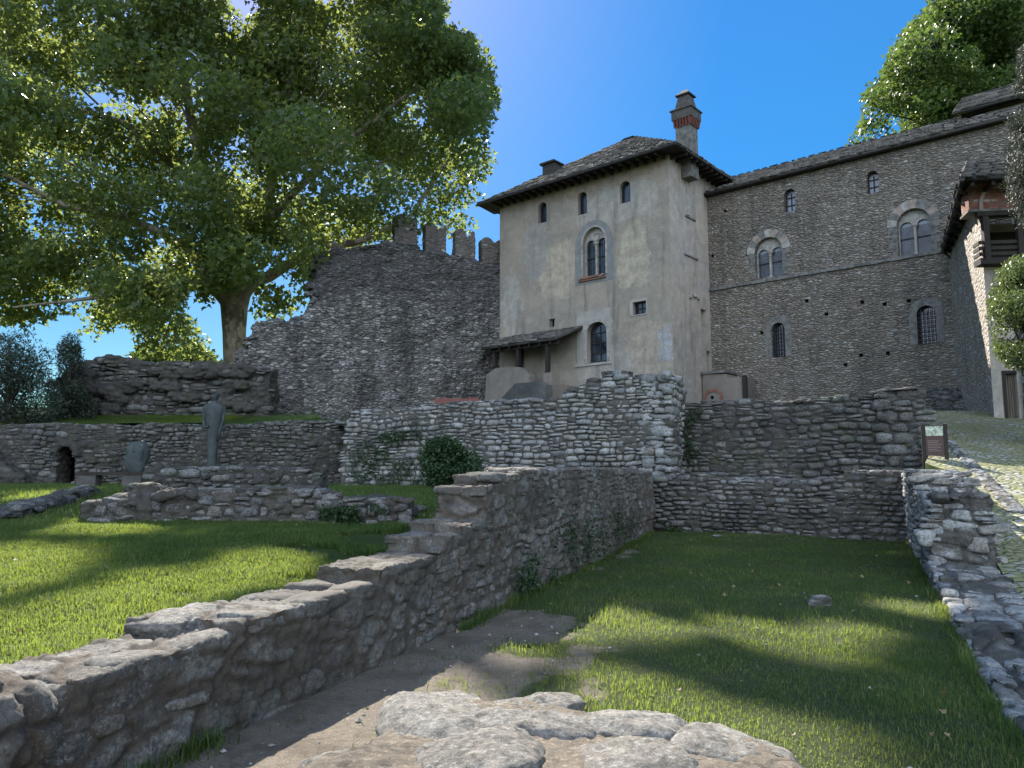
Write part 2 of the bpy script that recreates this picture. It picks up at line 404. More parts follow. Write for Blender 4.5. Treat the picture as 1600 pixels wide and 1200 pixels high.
def plaster_mat(name, base, alt, patches=(), dark=.4, warm=(.40, .33, .25)):
    m, nt, b = newmat(name)
    co = objco(nt)
    n1 = noise(nt, co, .35, 8, .62); n2 = noise(nt, co, 2.4, 8, .68); n3 = noise(nt, co, 14, 6, .7)
    st = noise(nt, nd(nt, "Mapping", 0, {"Vector": co, "Scale": (1.6, 1.6, .16)}), 1.1, 7, .65)
    c = mix(nt, rmp(nt, n1, .38, .62), base, alt)
    c = mix(nt, rmp(nt, n2, .46, .66, 0, .6), c, tuple(min(1, x * 1.5) for x in base))
    c = mix(nt, rmp(nt, noise(nt, co, 1.1, 8, .7), .5, .68, 0, .55), c, (.20, .165, .13))
    w1 = noise(nt, co, .9, 8, .68, 1)
    for (cx, cz, rx, rz, col, k) in patches:
        v = nd(nt, "VectorMath", 0, {0: co, 1: nd(nt, "VectorMath", 0, {0: w1, 1: (2.2, 0, 2.2)}, operation='MULTIPLY')}, operation='ADD')
        v = nd(nt, "VectorMath", 0, {0: v, 1: (-cx - 1.1, 0, -cz - 1.1)}, operation='ADD')
        v = nd(nt, "VectorMath", 0, {0: v, 1: (1 / rx, 0, 1 / rz)}, operation='MULTIPLY')
        sx = nt.nodes.new("ShaderNodeSeparateXYZ"); setin(nt, sx, 0, v)
        d = mth(nt, 'ADD', mth(nt, 'POWER', mth(nt, 'ABSOLUTE', sx.outputs[0]), 3.0), mth(nt, 'POWER', mth(nt, 'ABSOLUTE', sx.outputs[2]), 3.0))
        d = mth(nt, 'ADD', d, mth(nt, 'MULTIPLY', mth(nt, 'SUBTRACT', n2, .5), 1.2))
        pc = mix(nt, rmp(nt, n2, .35, .65), tuple(x * .78 for x in col), tuple(min(1, x * 1.15) for x in col))
        pc = mix(nt, rmp(nt, n3, .5, .7, 0, .5), pc, tuple(x * .6 for x in col))
        c = mix(nt, mth(nt, 'MULTIPLY', rmp(nt, d, .75, 1.1, 1, 0), k), c, pc)
    c = mix(nt, mth(nt, 'MULTIPLY', rmp(nt, st, .5, .72), dark), c, (.11, .105, .10))
    c = mix(nt, rmp(nt, n3, .48, .7, 0, .45), c, tuple(x * .45 for x in base))
    setin(nt, b, "Base Color", c); setin(nt, b, "Roughness", .92)
    setin(nt, b, "Normal", bump(nt, mth(nt, 'ADD', n2, mth(nt, 'MULTIPLY', n3, .35)), .03, .8))
    return m

def bark_mat():
    m, nt, b = newmat("plane_bark")
    co = objco(nt, (1, 1, .6))
    v = nd(nt, "TexVoronoi", 1, {"Vector": nd(nt, "VectorMath", 0, {0: co, 1: noise(nt, co, 2.5, 4, .6, 1)}, operation='ADD'), "Scale": 3.2})
    sp = nt.nodes.new("ShaderNodeSeparateColor"); setin(nt, sp, 0, v)
    c = ramp(nt, sp.outputs[0], (0, (.10, .085, .065)), (.35, (.17, .145, .11)), (.6, (.25, .215, .165)), (1, (.33, .29, .225)))
    c = mix(nt, rmp(nt, noise(nt, co, 1.2, 5), .45, .65, 0, .6), c, (.09, .08, .06))
    setin(nt, b, "Base Color", c); setin(nt, b, "Normal", bump(nt, noise(nt, co, 5, 6), .05))
    return m
M['bark'] = bark_mat()
M['twig'] = simple("dark_bark", (.05, .042, .034), .9, .3, 5)

def slate_mat():
    m, nt, b = newmat("stone_slabs_roof")
    a = attr(nt, "srand"); co = objco(nt)
    c = ramp(nt, a, (0, (.05, .047, .045)), (.4, (.095, .088, .08)), (.75, (.14, .128, .116)), (1, (.20, .188, .172)))
    c = mix(nt, rmp(nt, noise(nt, co, 1.5, 6, .7), .5, .7, 0, .7), c, (.10, .085, .06))
    c = mix(nt, rmp(nt, noise(nt, co, 12, 5, .7), .5, .7, 0, .5), c, (.05, .05, .05))
    setin(nt, b, "Base Color", c); setin(nt, b, "Normal", bump(nt, noise(nt, co, 16, 5), .02))
    return m
M['slate'] = slate_mat()

def glass_mat(name, col, rough=.12):
    m, nt, b = newmat(name)
    co = objco(nt); n = noise(nt, co, 6, 3)
    setin(nt, b, "Base Color", mix(nt, rmp(nt, noise(nt, co, 1.1, 3), .35, .65), col, tuple(x * .45 for x in col)))
    setin(nt, b, "Roughness", rough); setin(nt, b, "Specular IOR Level", .7)
    setin(nt, b, "Normal", bump(nt, n, .006, .5))
    return m
M['glass'] = glass_mat("old_window_glass", (.025, .032, .045))
M['leaded'] = glass_mat("leaded_glass", (.15, .18, .24), .2)  # sky reflection painted into the bluish base colour
M['dark'] = simple("dark_interior", (.012, .011, .011), .95, .2, 3, bmp=0, spec=.05)

def ground_mat(name, soil, green, gamt, thresh=(.42, .6), scale=1.2, stones_=True):
    m, nt, b = newmat(name)
    co = objco(nt)
    n1 = noise(nt, co, scale, 8, .65); n2 = noise(nt, co, 14, 6, .7); n3 = noise(nt, co, 70, 4, .7)
    c = mix(nt, n2, tuple(x * .6 for x in soil), tuple(min(1, x * 1.35) for x in soil))
    if stones_: c = mix(nt, rmp(nt, n3, .57, .66, 0, .8), c, tuple(min(1, x * 2.0) for x in soil)); c = mix(nt, rmp(nt, n3, .3, .42, .6, 0), c, tuple(x * .35 for x in soil)); c = mix(nt, rmp(nt, noise(nt, co, 2.3, 7, .7), .45, .62, 0, .6), c, tuple(x * .5 for x in soil))
    g = mix(nt, n2, tuple(x * .6 for x in green), tuple(x * 1.3 for x in green))
    a = attr(nt, "gmask")
    c = mix(nt, mth(nt, 'MULTIPLY', rmp(nt, mth(nt, 'ADD', a, mth(nt, 'MULTIPLY', mth(nt, 'SUBTRACT', n1, .5), .8)), thresh[0], thresh[1]), gamt), c, g)
    setin(nt, b, "Base Color", c); setin(nt, b, "Roughness", .95); setin(nt, b, "Specular IOR Level", .1)
    setin(nt, b, "Normal", bump(nt, mth(nt, 'ADD', n2, mth(nt, 'MULTIPLY', n3, .7)), .06, 1))
    return m
M['court'] = ground_mat("court_earth", (.25, .21, .165), (.05, .075, .022), .85)
M['lawn'] = ground_mat("lawn_earth", (.10, .085, .055), (.05, .08, .022), .95)
M['grass'] = leaf_mat("grass_blades", (.03, .075, .018), (.14, .18, .045), .45, (.31, .39, .06), .6, (.33, .28, .13))
M['plane_leaf'] = leaf_mat("plane_leaves", (.035, .065, .018), (.08, .12, .045), .47, (.34, .41, .09), .42)
M['plane_leaf2'] = leaf_mat("bright_leaves", (.05, .09, .02), (.09, .135, .035), .30, (.20, .29, .05), .45)
M['olive_leaf'] = leaf_mat("dark_leaves", (.022, .035, .022), (.05, .065, .042), .2, (.06, .09, .03), .5)
M['bush_leaf'] = leaf_mat("bush_leaves", (.02, .045, .018), (.05, .085, .03), .25, (.10, .16, .03), .4)
M['bush_top'] = leaf_mat('bay_leaves', (.05, .08, .03), (.12, .15, .06), .28, (.18, .24, .06), .38)
M['needle'] = leaf_mat("conifer_sprays", (.045, .05, .038), (.10, .10, .08), .12, (.08, .10, .05), .6)

# ------------------------------------------------------------------ displaced ruins
def ruin(name, fr, mb, voxel, cell, mat, parent=None, depth=.035, seed=0, rough=.02, jit=.75, settle=None, jw=(.0, .2), big=.04, laid=None, sub=2, inset=.03, backing=.25, lrough=.17, lq=(3.4, 7.5)):
    me = mb.mesh(name + "_blocks")
    o = bpy.data.objects.new(name + "_blocks", me); COL.objects.link(o)
    md = o.modifiers.new("r", 'REMESH'); md.mode = 'VOXEL'; md.voxel_size = voxel
    dg = bpy.context.evaluated_depsgraph_get()
    ev = o.evaluated_get(dg)
    m2 = bpy.data.meshes.new_from_object(ev)
    bpy.data.objects.remove(o)
    n = len(m2.vertices); co = np.zeros(n * 3, np.float32); m2.vertices.foreach_get("co", co); co = co.reshape(-1, 3).astype(float)
    nr = np.zeros(n * 3, np.float32); m2.vertices.foreach_get("normal", nr); nr = nr.reshape(-1, 3).astype(float)
    # smooth the normals a little by looking from a warped place
    warp = np.stack([fbm(co * 1.7, 3, seed + 20), fbm(co * 1.7 + 9, 3, seed + 21), fbm(co * 1.7 + 31, 3, seed + 22)], 1)
    q = co + warp * np.array(cell) * .22
    jo, r1, r2 = stones(q, cell, seed, jit)
    prof = sstep(jw[0], jw[1], jo)
    d = depth * (prof - .6) + depth * .9 * (r1 - .5) * prof
    d += rough * .45 * fbm(co * 5, 3, seed + 30) + big * fbm(co * 1.1, 3, seed + 40)
    d += rough * .5 * fbm(co * 19, 4, seed + 33)
    co2 = co + nr * d[:, None]
    if settle: co2 = settle(co2)
    nl = len(m2.loops); li = np.zeros(nl, np.int32); m2.loops.foreach_get("vertex_index", li)
    lt = np.zeros(len(m2.polygons), np.int32); m2.polygons.foreach_get("loop_total", lt)
    st_ = np.zeros(len(m2.polygons), np.int32); m2.polygons.foreach_get("loop_start", st_)
    F = [li[st_[lt == k][:, None] + np.arange(k)] for k in (3, 4) if (lt == k).any()]
    bpy.data.meshes.remove(m2)
    if laid is not None:
        co2 = co2 - nr * inset; jo = jo * backing
        V, Fs, a1, a2 = laid.arrays(sub, lrough, lq); F.append(Fs + len(co2))
        jo = np.concatenate([jo, np.full(len(V), .9)]); r1 = np.concatenate([r1, a1]); r2 = np.concatenate([r2, a2]); co2 = np.concatenate([co2, V])
    ob = npmesh(name, co2, F, mat, parent, True, {"srand": r1, "srand2": r2, "joint": jo, "wear": r2})
    if fr is not None: fr.put(ob)
    return ob
# individual stones set into a wall's faces and top
def ico(sub):
    bm = bmesh.new(); bmesh.ops.create_icosphere(bm, subdivisions=sub, radius=1)
    v = np.array([p.co for p in bm.verts]); f = np.array([[x.index for x in q.verts] for q in bm.faces]); bm.free(); return v, f
ICO = {k: ico(k) for k in (2, 3, 4, 5)}
class Laid:
    def __init__(s, mb, seed): s.mb = mb; s.r = np.random.default_rng(seed); s.it = []
    def ztop(s, x, y): 
        z = [b[5] for b in s.mb.log if b[0] <= x <= b[1] and b[2] - .06 <= y <= b[3] + .06]; return max(z) if z else -9
    def front(s, x, z, sg):
        y = [(b[2] if sg < 0 else b[3]) for b in s.mb.log if b[0] <= x <= b[1] and b[4] <= z <= b[5] + .02]
        return (min(y) if sg < 0 else max(y)) if y else None
    def add(s, c, U, N, Z, h): s.it.append((c, U, N, Z, h))
    def rows(s, a0, a1, z0, z1, h, w, put):
        r = s.r; z = z0; row = 0
        while z < z1:
            ch = r.uniform(*h); a = a0 - r.uniform(0, .3)
            while a < a1:
                ww = r.uniform(*w) * (.75 if r.uniform() < .3 else 1.0); ww = max(ww, ch * .8); m = a + ww / 2
                off = .06 * math.sin(m * 1.3 + z * .8) + .03 * math.sin(m * 3.1)
                if ch > .16 and r.uniform() < .3:
                    k = r.uniform(.4, .6); put(m, z + off + ch * k / 2, ww / 2, ch * k / 2); put(m, z + off + ch * (1 + k) / 2, ww / 2, ch * (1 - k) / 2)
                else: put(m, z + off + ch / 2, ww / 2, ch / 2 * r.uniform(.85, 1.08))
                a += ww
            z += ch; row += 1
    def face(s, x0, x1, z0, z1, sg=-1, h=(.10, .22), w=(.16, .46), cover=1.0, prot=(.0, .045), dep=.11, gap=.012, top=.0):
        N = np.array([0., sg, 0.]); r = s.r
        def put(x, z, hw, hz):
            if r.uniform() > cover: return
            y = s.front(x, z, sg)
            if y is None or z + hz * .6 > s.ztop(x, y - sg * .1) + top: return
            s.add(np.array([x, y + sg * (r.uniform(*prot) - dep), z]), np.array([1., 0, 0]), N, np.array([0, 0, 1.]), (hw - gap, dep, hz - gap))
        s.rows(x0, x1, z0, z1, h, w, put)
    def end(s, x, y0, y1, z0, z1, sg=-1, h=(.12, .24), w=(.2, .45), prot=(.0, .05), dep=.12, gap=.012):
        r = s.r
        def put(y, z, hw, hz):
            if not (y0 - .05 < y < y1 + .05) or z + hz * .5 > z1: return
            s.add(np.array([x + sg * (r.uniform(*prot) - dep), y, z]), np.array([0., 1, 0]), np.array([sg * 1., 0, 0]), np.array([0, 0, 1.]), (hw - gap, dep, hz - gap))
        s.rows(y0, y1, z0, z1, h, w, put)
    def cap(s, x0, x1, y0, y1, size=(.22, .55), across=(.2, .4), th=(.05, .09), lift=(-.02, .03), cover=1.0, gap=.012):
        r = s.r; y = y0
        while y < y1 - .04:
            wy = min(r.uniform(*across), y1 - y + .05); x = x0 - r.uniform(0, .3)
            while x < x1:
                lx = r.uniform(*size); cx, cy = x + lx / 2, y + wy / 2; x += lx
                if r.uniform() > cover: continue
                zt = min(s.ztop(cx - lx * .3, cy), s.ztop(cx + lx * .3, cy))
                if zt < -5: continue
                t = r.uniform(*th)
                s.add(np.array([cx, cy, zt - t + r.uniform(*lift)]), np.array([1., 0, 0]), np.array([0, 0, 1.]), np.array([0, 1., 0]), (lx / 2 - gap, t, wy / 2 - gap))
            y += wy
    def arrays(s, sub=2, rough=.16, q=(3.6, 8.5)):
        r = s.r; tv, tf = ICO[sub]; n = len(tv); m = len(s.it)
        C = np.array([i[0] for i in s.it]); U = np.array([i[1] for i in s.it]); N = np.array([i[2] for i in s.it]); Z = np.array([i[3] for i in s.it]); H = np.array([i[4] for i in s.it])
        H = np.maximum(H, .02)
        Q = r.uniform(*q, (m, 1)); v = np.repeat(tv[None], m, 0)
        v = v / ((np.abs(v) ** Q[..., None]).sum(2) ** (1 / Q))[..., None]
        k = r.uniform(-.2, .2, (m, 4)); x, y, z = v[..., 0], v[..., 1], v[..., 2]
        x2 = x * (1 + k[:, :1] * z) + k[:, 2:3] * .6 * z; z2 = z * (1 + k[:, 1:2] * x)
        v = np.stack([x2, y * (1 + k[:, 3:] * .7 * x), z2], -1)
        sd = r.uniform(0, 300, (m, 1, 3)); pv = (tv[None] * 1.15 + sd).reshape(-1, 3)
        d = rough * fbm(pv, 3, 5) + rough * .35 * fbm(pv * 3.7, 3, 6)
        v = v * (1 + d.reshape(m, n, 1)) * H[:, None, :]
        a = r.normal(0, .07, m); ca, sa = np.cos(a)[:, None], np.sin(a)[:, None]
        x, y, z = v[..., 0].copy(), v[..., 1].copy(), v[..., 2].copy()
        v[..., 0], v[..., 2] = ca * x - sa * z, sa * x + ca * z
        b = r.normal(0, .06, m)[:, None]; v[..., 1] += b * v[..., 0]
        V = C[:, None] + v[..., 0:1] * U[:, None] + v[..., 1:2] * N[:, None] + v[..., 2:3] * Z[:, None]
        if sub >= 3: V = V + (.004 if sub == 3 else .005) * fbm(V.reshape(-1, 3) * 38, 3, 8).reshape(m, n, 1) * N[:, None]
        F = (tf[None] + (np.arange(m) * n)[:, None, None]).reshape(-1, 3)
        return V.reshape(-1, 3), F, np.repeat(r.uniform(0, 1, m), n), np.repeat(r.uniform(0, 1, m), n)
def rock(mb, cx, cy, cz, rx, ry, rz, seed=0, rot=0.0):
    bm = bmesh.new(); bmesh.ops.create_icosphere(bm, subdivisions=3, radius=1)
    v = np.array([p.co for p in bm.verts]); fs = [tuple(x.index for x in f.verts) for f in bm.faces]; bm.free()
    v = np.sign(v) * np.abs(v) ** .72
    v *= (1 + .22 * fbm(v * 1.3 + seed * 7.1, 3, seed))[:, None]
    v *= np.array([rx, ry, rz]); c, s = math.cos(rot), math.sin(rot)
    v = v @ np.array([[c, s, 0], [-s, c, 0], [0, 0, 1]]) + np.array([cx, cy, cz])
    mb.add(v, fs)

# ------------------------------------------------------------------ ground
def lawn_z(x, y):
    return .40 + .80 * sstep(3, 20, y) * 1.0 + .03 * fbm(np.stack([x * .22, y * .22, y * 0], -1).reshape(-1, 3), 3, 3).reshape(np.shape(x))
def path_z(x, y):
    return np.clip(.5 + .25 * (y - 12.5), -.1, 3.7) + .03 * fbm(np.stack([x, y, y * 0], -1).reshape(-1, 3), 3, 5).reshape(np.shape(x))
def court_z(x, y):
    return .03 * fbm(np.stack([x * .6, y * .6, y * 0], -1).reshape(-1, 3), 4, 9).reshape(np.shape(x)) + .10 * sstep(14, 20, y)
def sheet(name, X, Y, Z, mat, g=None):
    n, m = X.shape
    idx = np.arange(n * m).reshape(n, m)
    f = np.stack([idx[:-1, :-1], idx[1:, :-1], idx[1:, 1:], idx[:-1, 1:]], -1).reshape(-1, 4)
    g = np.ones_like(X) if g is None else g
    o = npmesh(name, np.stack([X, Y, Z], -1).reshape(-1, 3), f, mat, None, True, {"gmask": g.ravel()})
    return tag(o, kind="structure")
def wall_x(y): return -2.1 + .36 * (y - 4.4)            # court side of the stepped wall
def rwall_x(y): return 2.96 + .4583 * (y - 4.5)         # court side of the right-hand wall

gx, gy = np.meshgrid(np.linspace(-600, 600, 41), np.linspace(-300, 900, 41), indexing='ij')
sheet("ground", gx, gy, np.full_like(gx, -.45), M['lawn'])
def dirt_mask(x, y):
    """1 grass, 0 trodden earth: the earth runs along the stepped wall and round the near end of the court"""
    u, v = proj(np.stack([x, y, y * 0], -1))
    w = x - wall_x(y)
    n = fbm(np.stack([x * 1.3, y * 1.3, x * 0], -1).reshape(-1, 3), 4, 11).reshape(np.shape(x))
    edge = np.interp(y, [0, 3.0, 4.0, 5.0, 6.0, 7.0, 8.0, 8.8, 9.6, 10.5, 30], [2.4, 2.2, 1.9, 1.5, 1.35, 1.35, 1.3, .75, .15, -.1, -.15])
    return sstep(-.75, .85, w - edge + .7 * n)
gx, gy = np.meshgrid(np.linspace(-7, 16, 231), np.linspace(-4, 23, 271), indexing='ij')
sheet("court_lawn", gx, gy, court_z(gx, gy), M['court'], dirt_mask(gx, gy))
t, gy = np.meshgrid(np.linspace(0, 1, 121) ** .6, np.linspace(-4, 34, 191), indexing='ij')
gx = -60 + (wall_x(gy) - .32 + 60) * t
sheet("upper_lawn", gx, gy, lawn_z(gx, gy) - .012, M['lawn'])
gx, gy = np.meshgrid(np.linspace(0, 1, 121), np.linspace(2, 37, 176), indexing='ij')
gx = rwall_x(gy) + np.interp(gy, [0, 17.4, 18.2, 20.4, 22, 40], [1.0, 1.0, .5, 1.0, .4, -1.2]) + gx * 22
pmask = sstep(-.3, .3, fbm(np.stack([gx * .8, gy * .8, gx * 0], -1).reshape(-1, 3), 3, 12).reshape(gx.shape) + .25)
PATH = (gx, gy)

def cobble_mat():
    m, nt, b = newmat("grassy_cobbles")
    co = objco(nt)
    v = nd(nt, "TexVoronoi", 0, {"Vector": nd(nt, "Mapping", 0, {"Vector": co, "Scale": (5.5, 7.5, .2)}), "Scale": 1.0}, feature='DISTANCE_TO_EDGE')
    vc = nd(nt, "TexVoronoi", 1, {"Vector": nd(nt, "Mapping", 0, {"Vector": co, "Scale": (5.5, 7.5, .2)}), "Scale": 1.0})
    n2 = noise(nt, co, 20, 5, .7); n1 = noise(nt, co, .8, 6, .65)
    st = mix(nt, nd(nt, "SeparateColor", 0, {0: vc}), (.22, .215, .20), (.45, .44, .41))
    st = mix(nt, rmp(nt, n2, .4, .7, 0, .6), st, (.12, .12, .10))
    gr = mix(nt, n2, (.10, .11, .045), (.30, .29, .14))
    f = mth(nt, 'MAXIMUM', rmp(nt, v, .04, .22, 1, 0), rmp(nt, n1, .44, .58, 0, .8))
    setin(nt, b, "Base Color", mix(nt, f, st, gr)); setin(nt, b, "Roughness", .95); setin(nt, b, "Specular IOR Level", .1)
    setin(nt, b, "Normal", bump(nt, mth(nt, 'ADD', rmp(nt, v, 0, .25), mth(nt, 'MULTIPLY', n2, .5)), .05, 1))
    return m
M['cobble'] = cobble_mat()
pz = path_z(gx, gy)
sheet("path", gx, gy, pz, M['cobble'], pmask)
# earth bank under the path's edge
kx = np.stack([gx[0], gx[0] - .02]); ky = np.stack([gy[0], gy[0]]); kz = np.stack([pz[0] - .004, pz[0] * 0 - .5])
sheet("bank", kx, ky, kz, M['lawn'])

# ------------------------------------------------------------------ grass and leaves as many small faces
def blades(name, xy, zf, h, w, seed, fine=True):
    r = np.random.default_rng(seed); n = len(xy)
    base = np.column_stack([xy, zf(xy[:, 0], xy[:, 1]) - .01])
    hn = fbm(np.column_stack([xy * 1.7, xy[:, 0] * 0]), 4, seed + 3)
    a = r.uniform(0, 2 * np.pi, n); hh = h * r.uniform(.45, 1.3, n) * (1 + .42 * np.clip(hn, -1.2, 1.6)); ww = w * r.uniform(.7, 1.3, n)
    side = np.column_stack([np.cos(a), np.sin(a), a * 0]) * ww[:, None] / 2
    b = a + np.pi / 2 + r.uniform(-.6, .6, n); lean = r.uniform(.1, .95, n) ** 1.2
    ld = np.column_stack([np.cos(b), np.sin(b), a * 0])
    mid = base + ld * (hh * lean * .3)[:, None] + np.array([0, 0, 1]) * (hh * .6)[:, None]
    tip = base + ld * (hh * lean)[:, None] + np.array([0, 0, 1]) * (hh * (1 - .35 * lean))[:, None]
    lr = np.clip(r.normal(.45, .22, n) + .22 * fbm(np.column_stack([xy * .9, xy[:, 0] * 0]), 3, seed + 4), 0, 1)
    if fine:
        v = np.stack([base - side, base + side, mid + side * .75, mid - side * .75, tip], 1).reshape(-1, 3)
        i = np.arange(n)[:, None] * 5
        fs = [i + np.array([0, 1, 2, 3]), i + np.array([3, 2, 4])]; k = 5
    else:
        v = np.stack([base - side, base + side, tip], 1).reshape(-1, 3); i = np.arange(n)[:, None] * 3
        fs = [i + np.array([0, 1, 2])]; k = 3
    o = npmesh(name, v, fs, M['grass'], None, False, {"lrand": np.repeat(lr, k)})
    return tag(o, kind="stuff")

PLANE = (np.array([[0, 0], [.52, .28], [.2, .5], [0, 1], [-.2, .5], [-.52, .28]]), [[0, 1, 2, 3], [0, 3, 4, 5]])
OVAL = (np.array([[0, 0], [.26, .35], [.2, .75], [0, 1], [-.2, .75], [-.26, .35]]), [[0, 1, 2, 3], [0, 3, 4, 5]])
NARROW = (np.array([[0, 0], [.11, .4], [0, 1], [-.11, .4]]), [[0, 1, 2, 3]])
def leaves(name, c, size, shape, mat, parent=None, seed=0, droop=.35, lr=None, flat=.0):
    """c: (n,3) places in the parent's space"""
    r = np.random.default_rng(seed); n = len(c)
    d = r.normal(size=(n, 3)); d[:, 2] -= droop * 1.2; d /= np.linalg.norm(d, axis=1)[:, None]
    nn = r.normal(size=(n, 3)); nn[:, 2] += flat; nn -= (nn * d).sum(1)[:, None] * d; nn /= np.linalg.norm(nn, axis=1)[:, None]
    s = np.cross(d, nn); sz = size * r.uniform(.6, 1.25, n)
    tv, tf = shape; k = len(tv)
    fold = .22 * np.abs(tv[:, 0])
    v = c[:, None] + sz[:, None, None] * (tv[None, :, 0, None] * s[:, None] + tv[None, :, 1, None] * d[:, None] + fold[None, :, None] * nn[:, None])
    fs = [np.arange(n)[:, None] * k + np.array(f) for f in tf]
    if len({len(f) for f in tf}) == 1: fs = [np.concatenate(fs)]
    lr = np.clip(r.normal(.45, .25, n), 0, 1) if lr is None else lr
    return npmesh(name, v.reshape(-1, 3), fs, mat, parent, False, {"lrand": np.repeat(lr, k)})
def crown_points(poly, Y, dY, nclump, per, rad, seed, ragged=10, keep=None):
    """leaf places: clumps scattered through the crown's volume, shell-heavy, loose at the edge"""
    r = np.random.default_rng(seed); poly = np.asarray(poly, float)
    lo, hi = poly.min(0), poly.max(0); out = []; cnt = 0; cen = []
    while len(cen) < nclump:
        u, v = r.uniform(lo[0], hi[0]), r.uniform(lo[1], hi[1])
        if inpoly(np.array([u]), np.array([v]), poly)[0]: cen.append((u, v))
    for (u, v) in cen:
        y = Y + dY * np.clip(r.normal(0, .5), -1, 1)
        c = P(u, v, y); q = rad * r.uniform(.6, 1.3); m = int(per * r.uniform(.5, 1.4) * (q / rad) ** 2)
        d = r.normal(size=(m, 3)); d /= np.linalg.norm(d, axis=1)[:, None]
        p = c + d * (q * r.uniform(.15, 1, m) ** .45)[:, None] * np.array([1.15, 1.15, .75])
        out.append(p)
    p = np.concatenate(out); uu, vv = proj(p)
    jit = ragged * np.stack([fbm(p * .9, 3, seed + 1), fbm(p * .9 + 40, 3, seed + 2)], 1) + r.normal(0, 2.5, (len(p), 2))
    p = p[inpoly(uu + jit[:, 0], vv + jit[:, 1], poly)]
    if keep is not None: p = p[keep(p)]
    return p

# ------------------------------------------------------------------ stepped wall beside the court
FS = Frame((-2.1, 4.4), (.36, 1.0))
def fs_at(u, v): return FS.px(u, v, 0.0)
mb = MB(); T = .66
def st(u0, u1, z, dy0=0.0, dy1=0.0, s0=None, s1=None):
    a = s0 if s0 is not None else fs_at(u0, 900)[0]
    b = s1 if s1 is not None else fs_at(u1, 900)[0]
    mb.box(a, b, dy0, T + dy1, -.3, z, .02)
sx = lambda u, v: fs_at(u, v)[0]
s_1, s_2 = sx(385, 985), sx(618, 918)
mb.box(-6, sx(118, 1065), 0.02, T + .02, -.3, .60, .02)
mb.box(sx(112, 1065), s_1, 0, T, -.3, .64, .02)
mb.box(s_1 - .12, s_2, 0, T, -.3, .71, .03)
mb.box(s_1 - .30, s_1 + .25, .30, T + .03, 0, .73, .03)
s3, s4, s5, s6, s7, s8 = (sx(u, v) for u, v in ((715, 874), (720, 838), (757, 810), (765, 795), (781, 760), (797, 742)))
mb.box(s_2 - .25, 17.5, .02, T, -.3, .82, .03)
mb.box(s3 - .35, 17.5, 0, T, .5, 1.0, .03)
mb.box(s4 + .02, 17.5, .02, T, .5, 1.13, .03)
mb.box(s5 - .1, 17.5, .02, T - .02, .5, 1.27, .03)
mb.box(s6 - .12, 17.5, 0, T, .5, 1.52, .04)
mb.box(s7 - .06, 17.5, 0.0, T, .5, 1.66, .03)
mb.box(s8 + .5, 12, .02, T - .04, .5, 1.74, .03)
mb.box(10.5, 15.2, .02, T, .5, 1.76, .03)
for i in range(22):   # stones bulging from the court-side face
    s = rng.uniform(-1, 16); z = rng.uniform(.02, .55 if s < 4.5 else 1.5)
    rock(mb, s, .03, z, rng.uniform(.1, .24), .042, rng.uniform(.06, .13), i + 100)
J = Laid(mb, 301)
J.cap(-5.5, s7, .0, T + .03, (.28, .7), (.22, .42), (.055, .085), (.0, .03))
J.cap(s7, 15, .0, T, (.2, .5), (.2, .36), (.05, .09), (-.01, .03))
J.face(-5.5, s_2 + 1, -.1, 1.0, -1, (.10, .2), (.18, .5), .55, (-.02, .015), .1)
J.face(s_2 + .5, 15, -.1, 1.8, -1, (.08, .17), (.12, .36), .8, (-.015, .025), .1)
o = ruin("stepped_wall", FS, mb, .022, (.44, .34, .2), M['ruin_earth'], seed=3, depth=.018, rough=.034, big=.012, jw=(.0, .13), laid=J, sub=3, inset=.012, backing=.8, lrough=.15)
tag(o, "long broken stone wall rising in steps beside the sunken grass court", "wall")

# small stone block at the very left of that wall
mb = MB(); p = P(0, 1066, 3.75)
rock(mb, 0, 0, 0, .26, .3, .22, 5); mb.box(-.2, .2, -.25, .25, -.8, .05, .02)
o = ruin("wall_stub", None, mb, .02, (.4, .4, .25), M['ruin_earth'], seed=31)
o.location = (p[0] - .14, p[1] + .0, p[2] - .22)
tag(o, "short broken stone stub standing against the near end of the stepped wall", "wall")

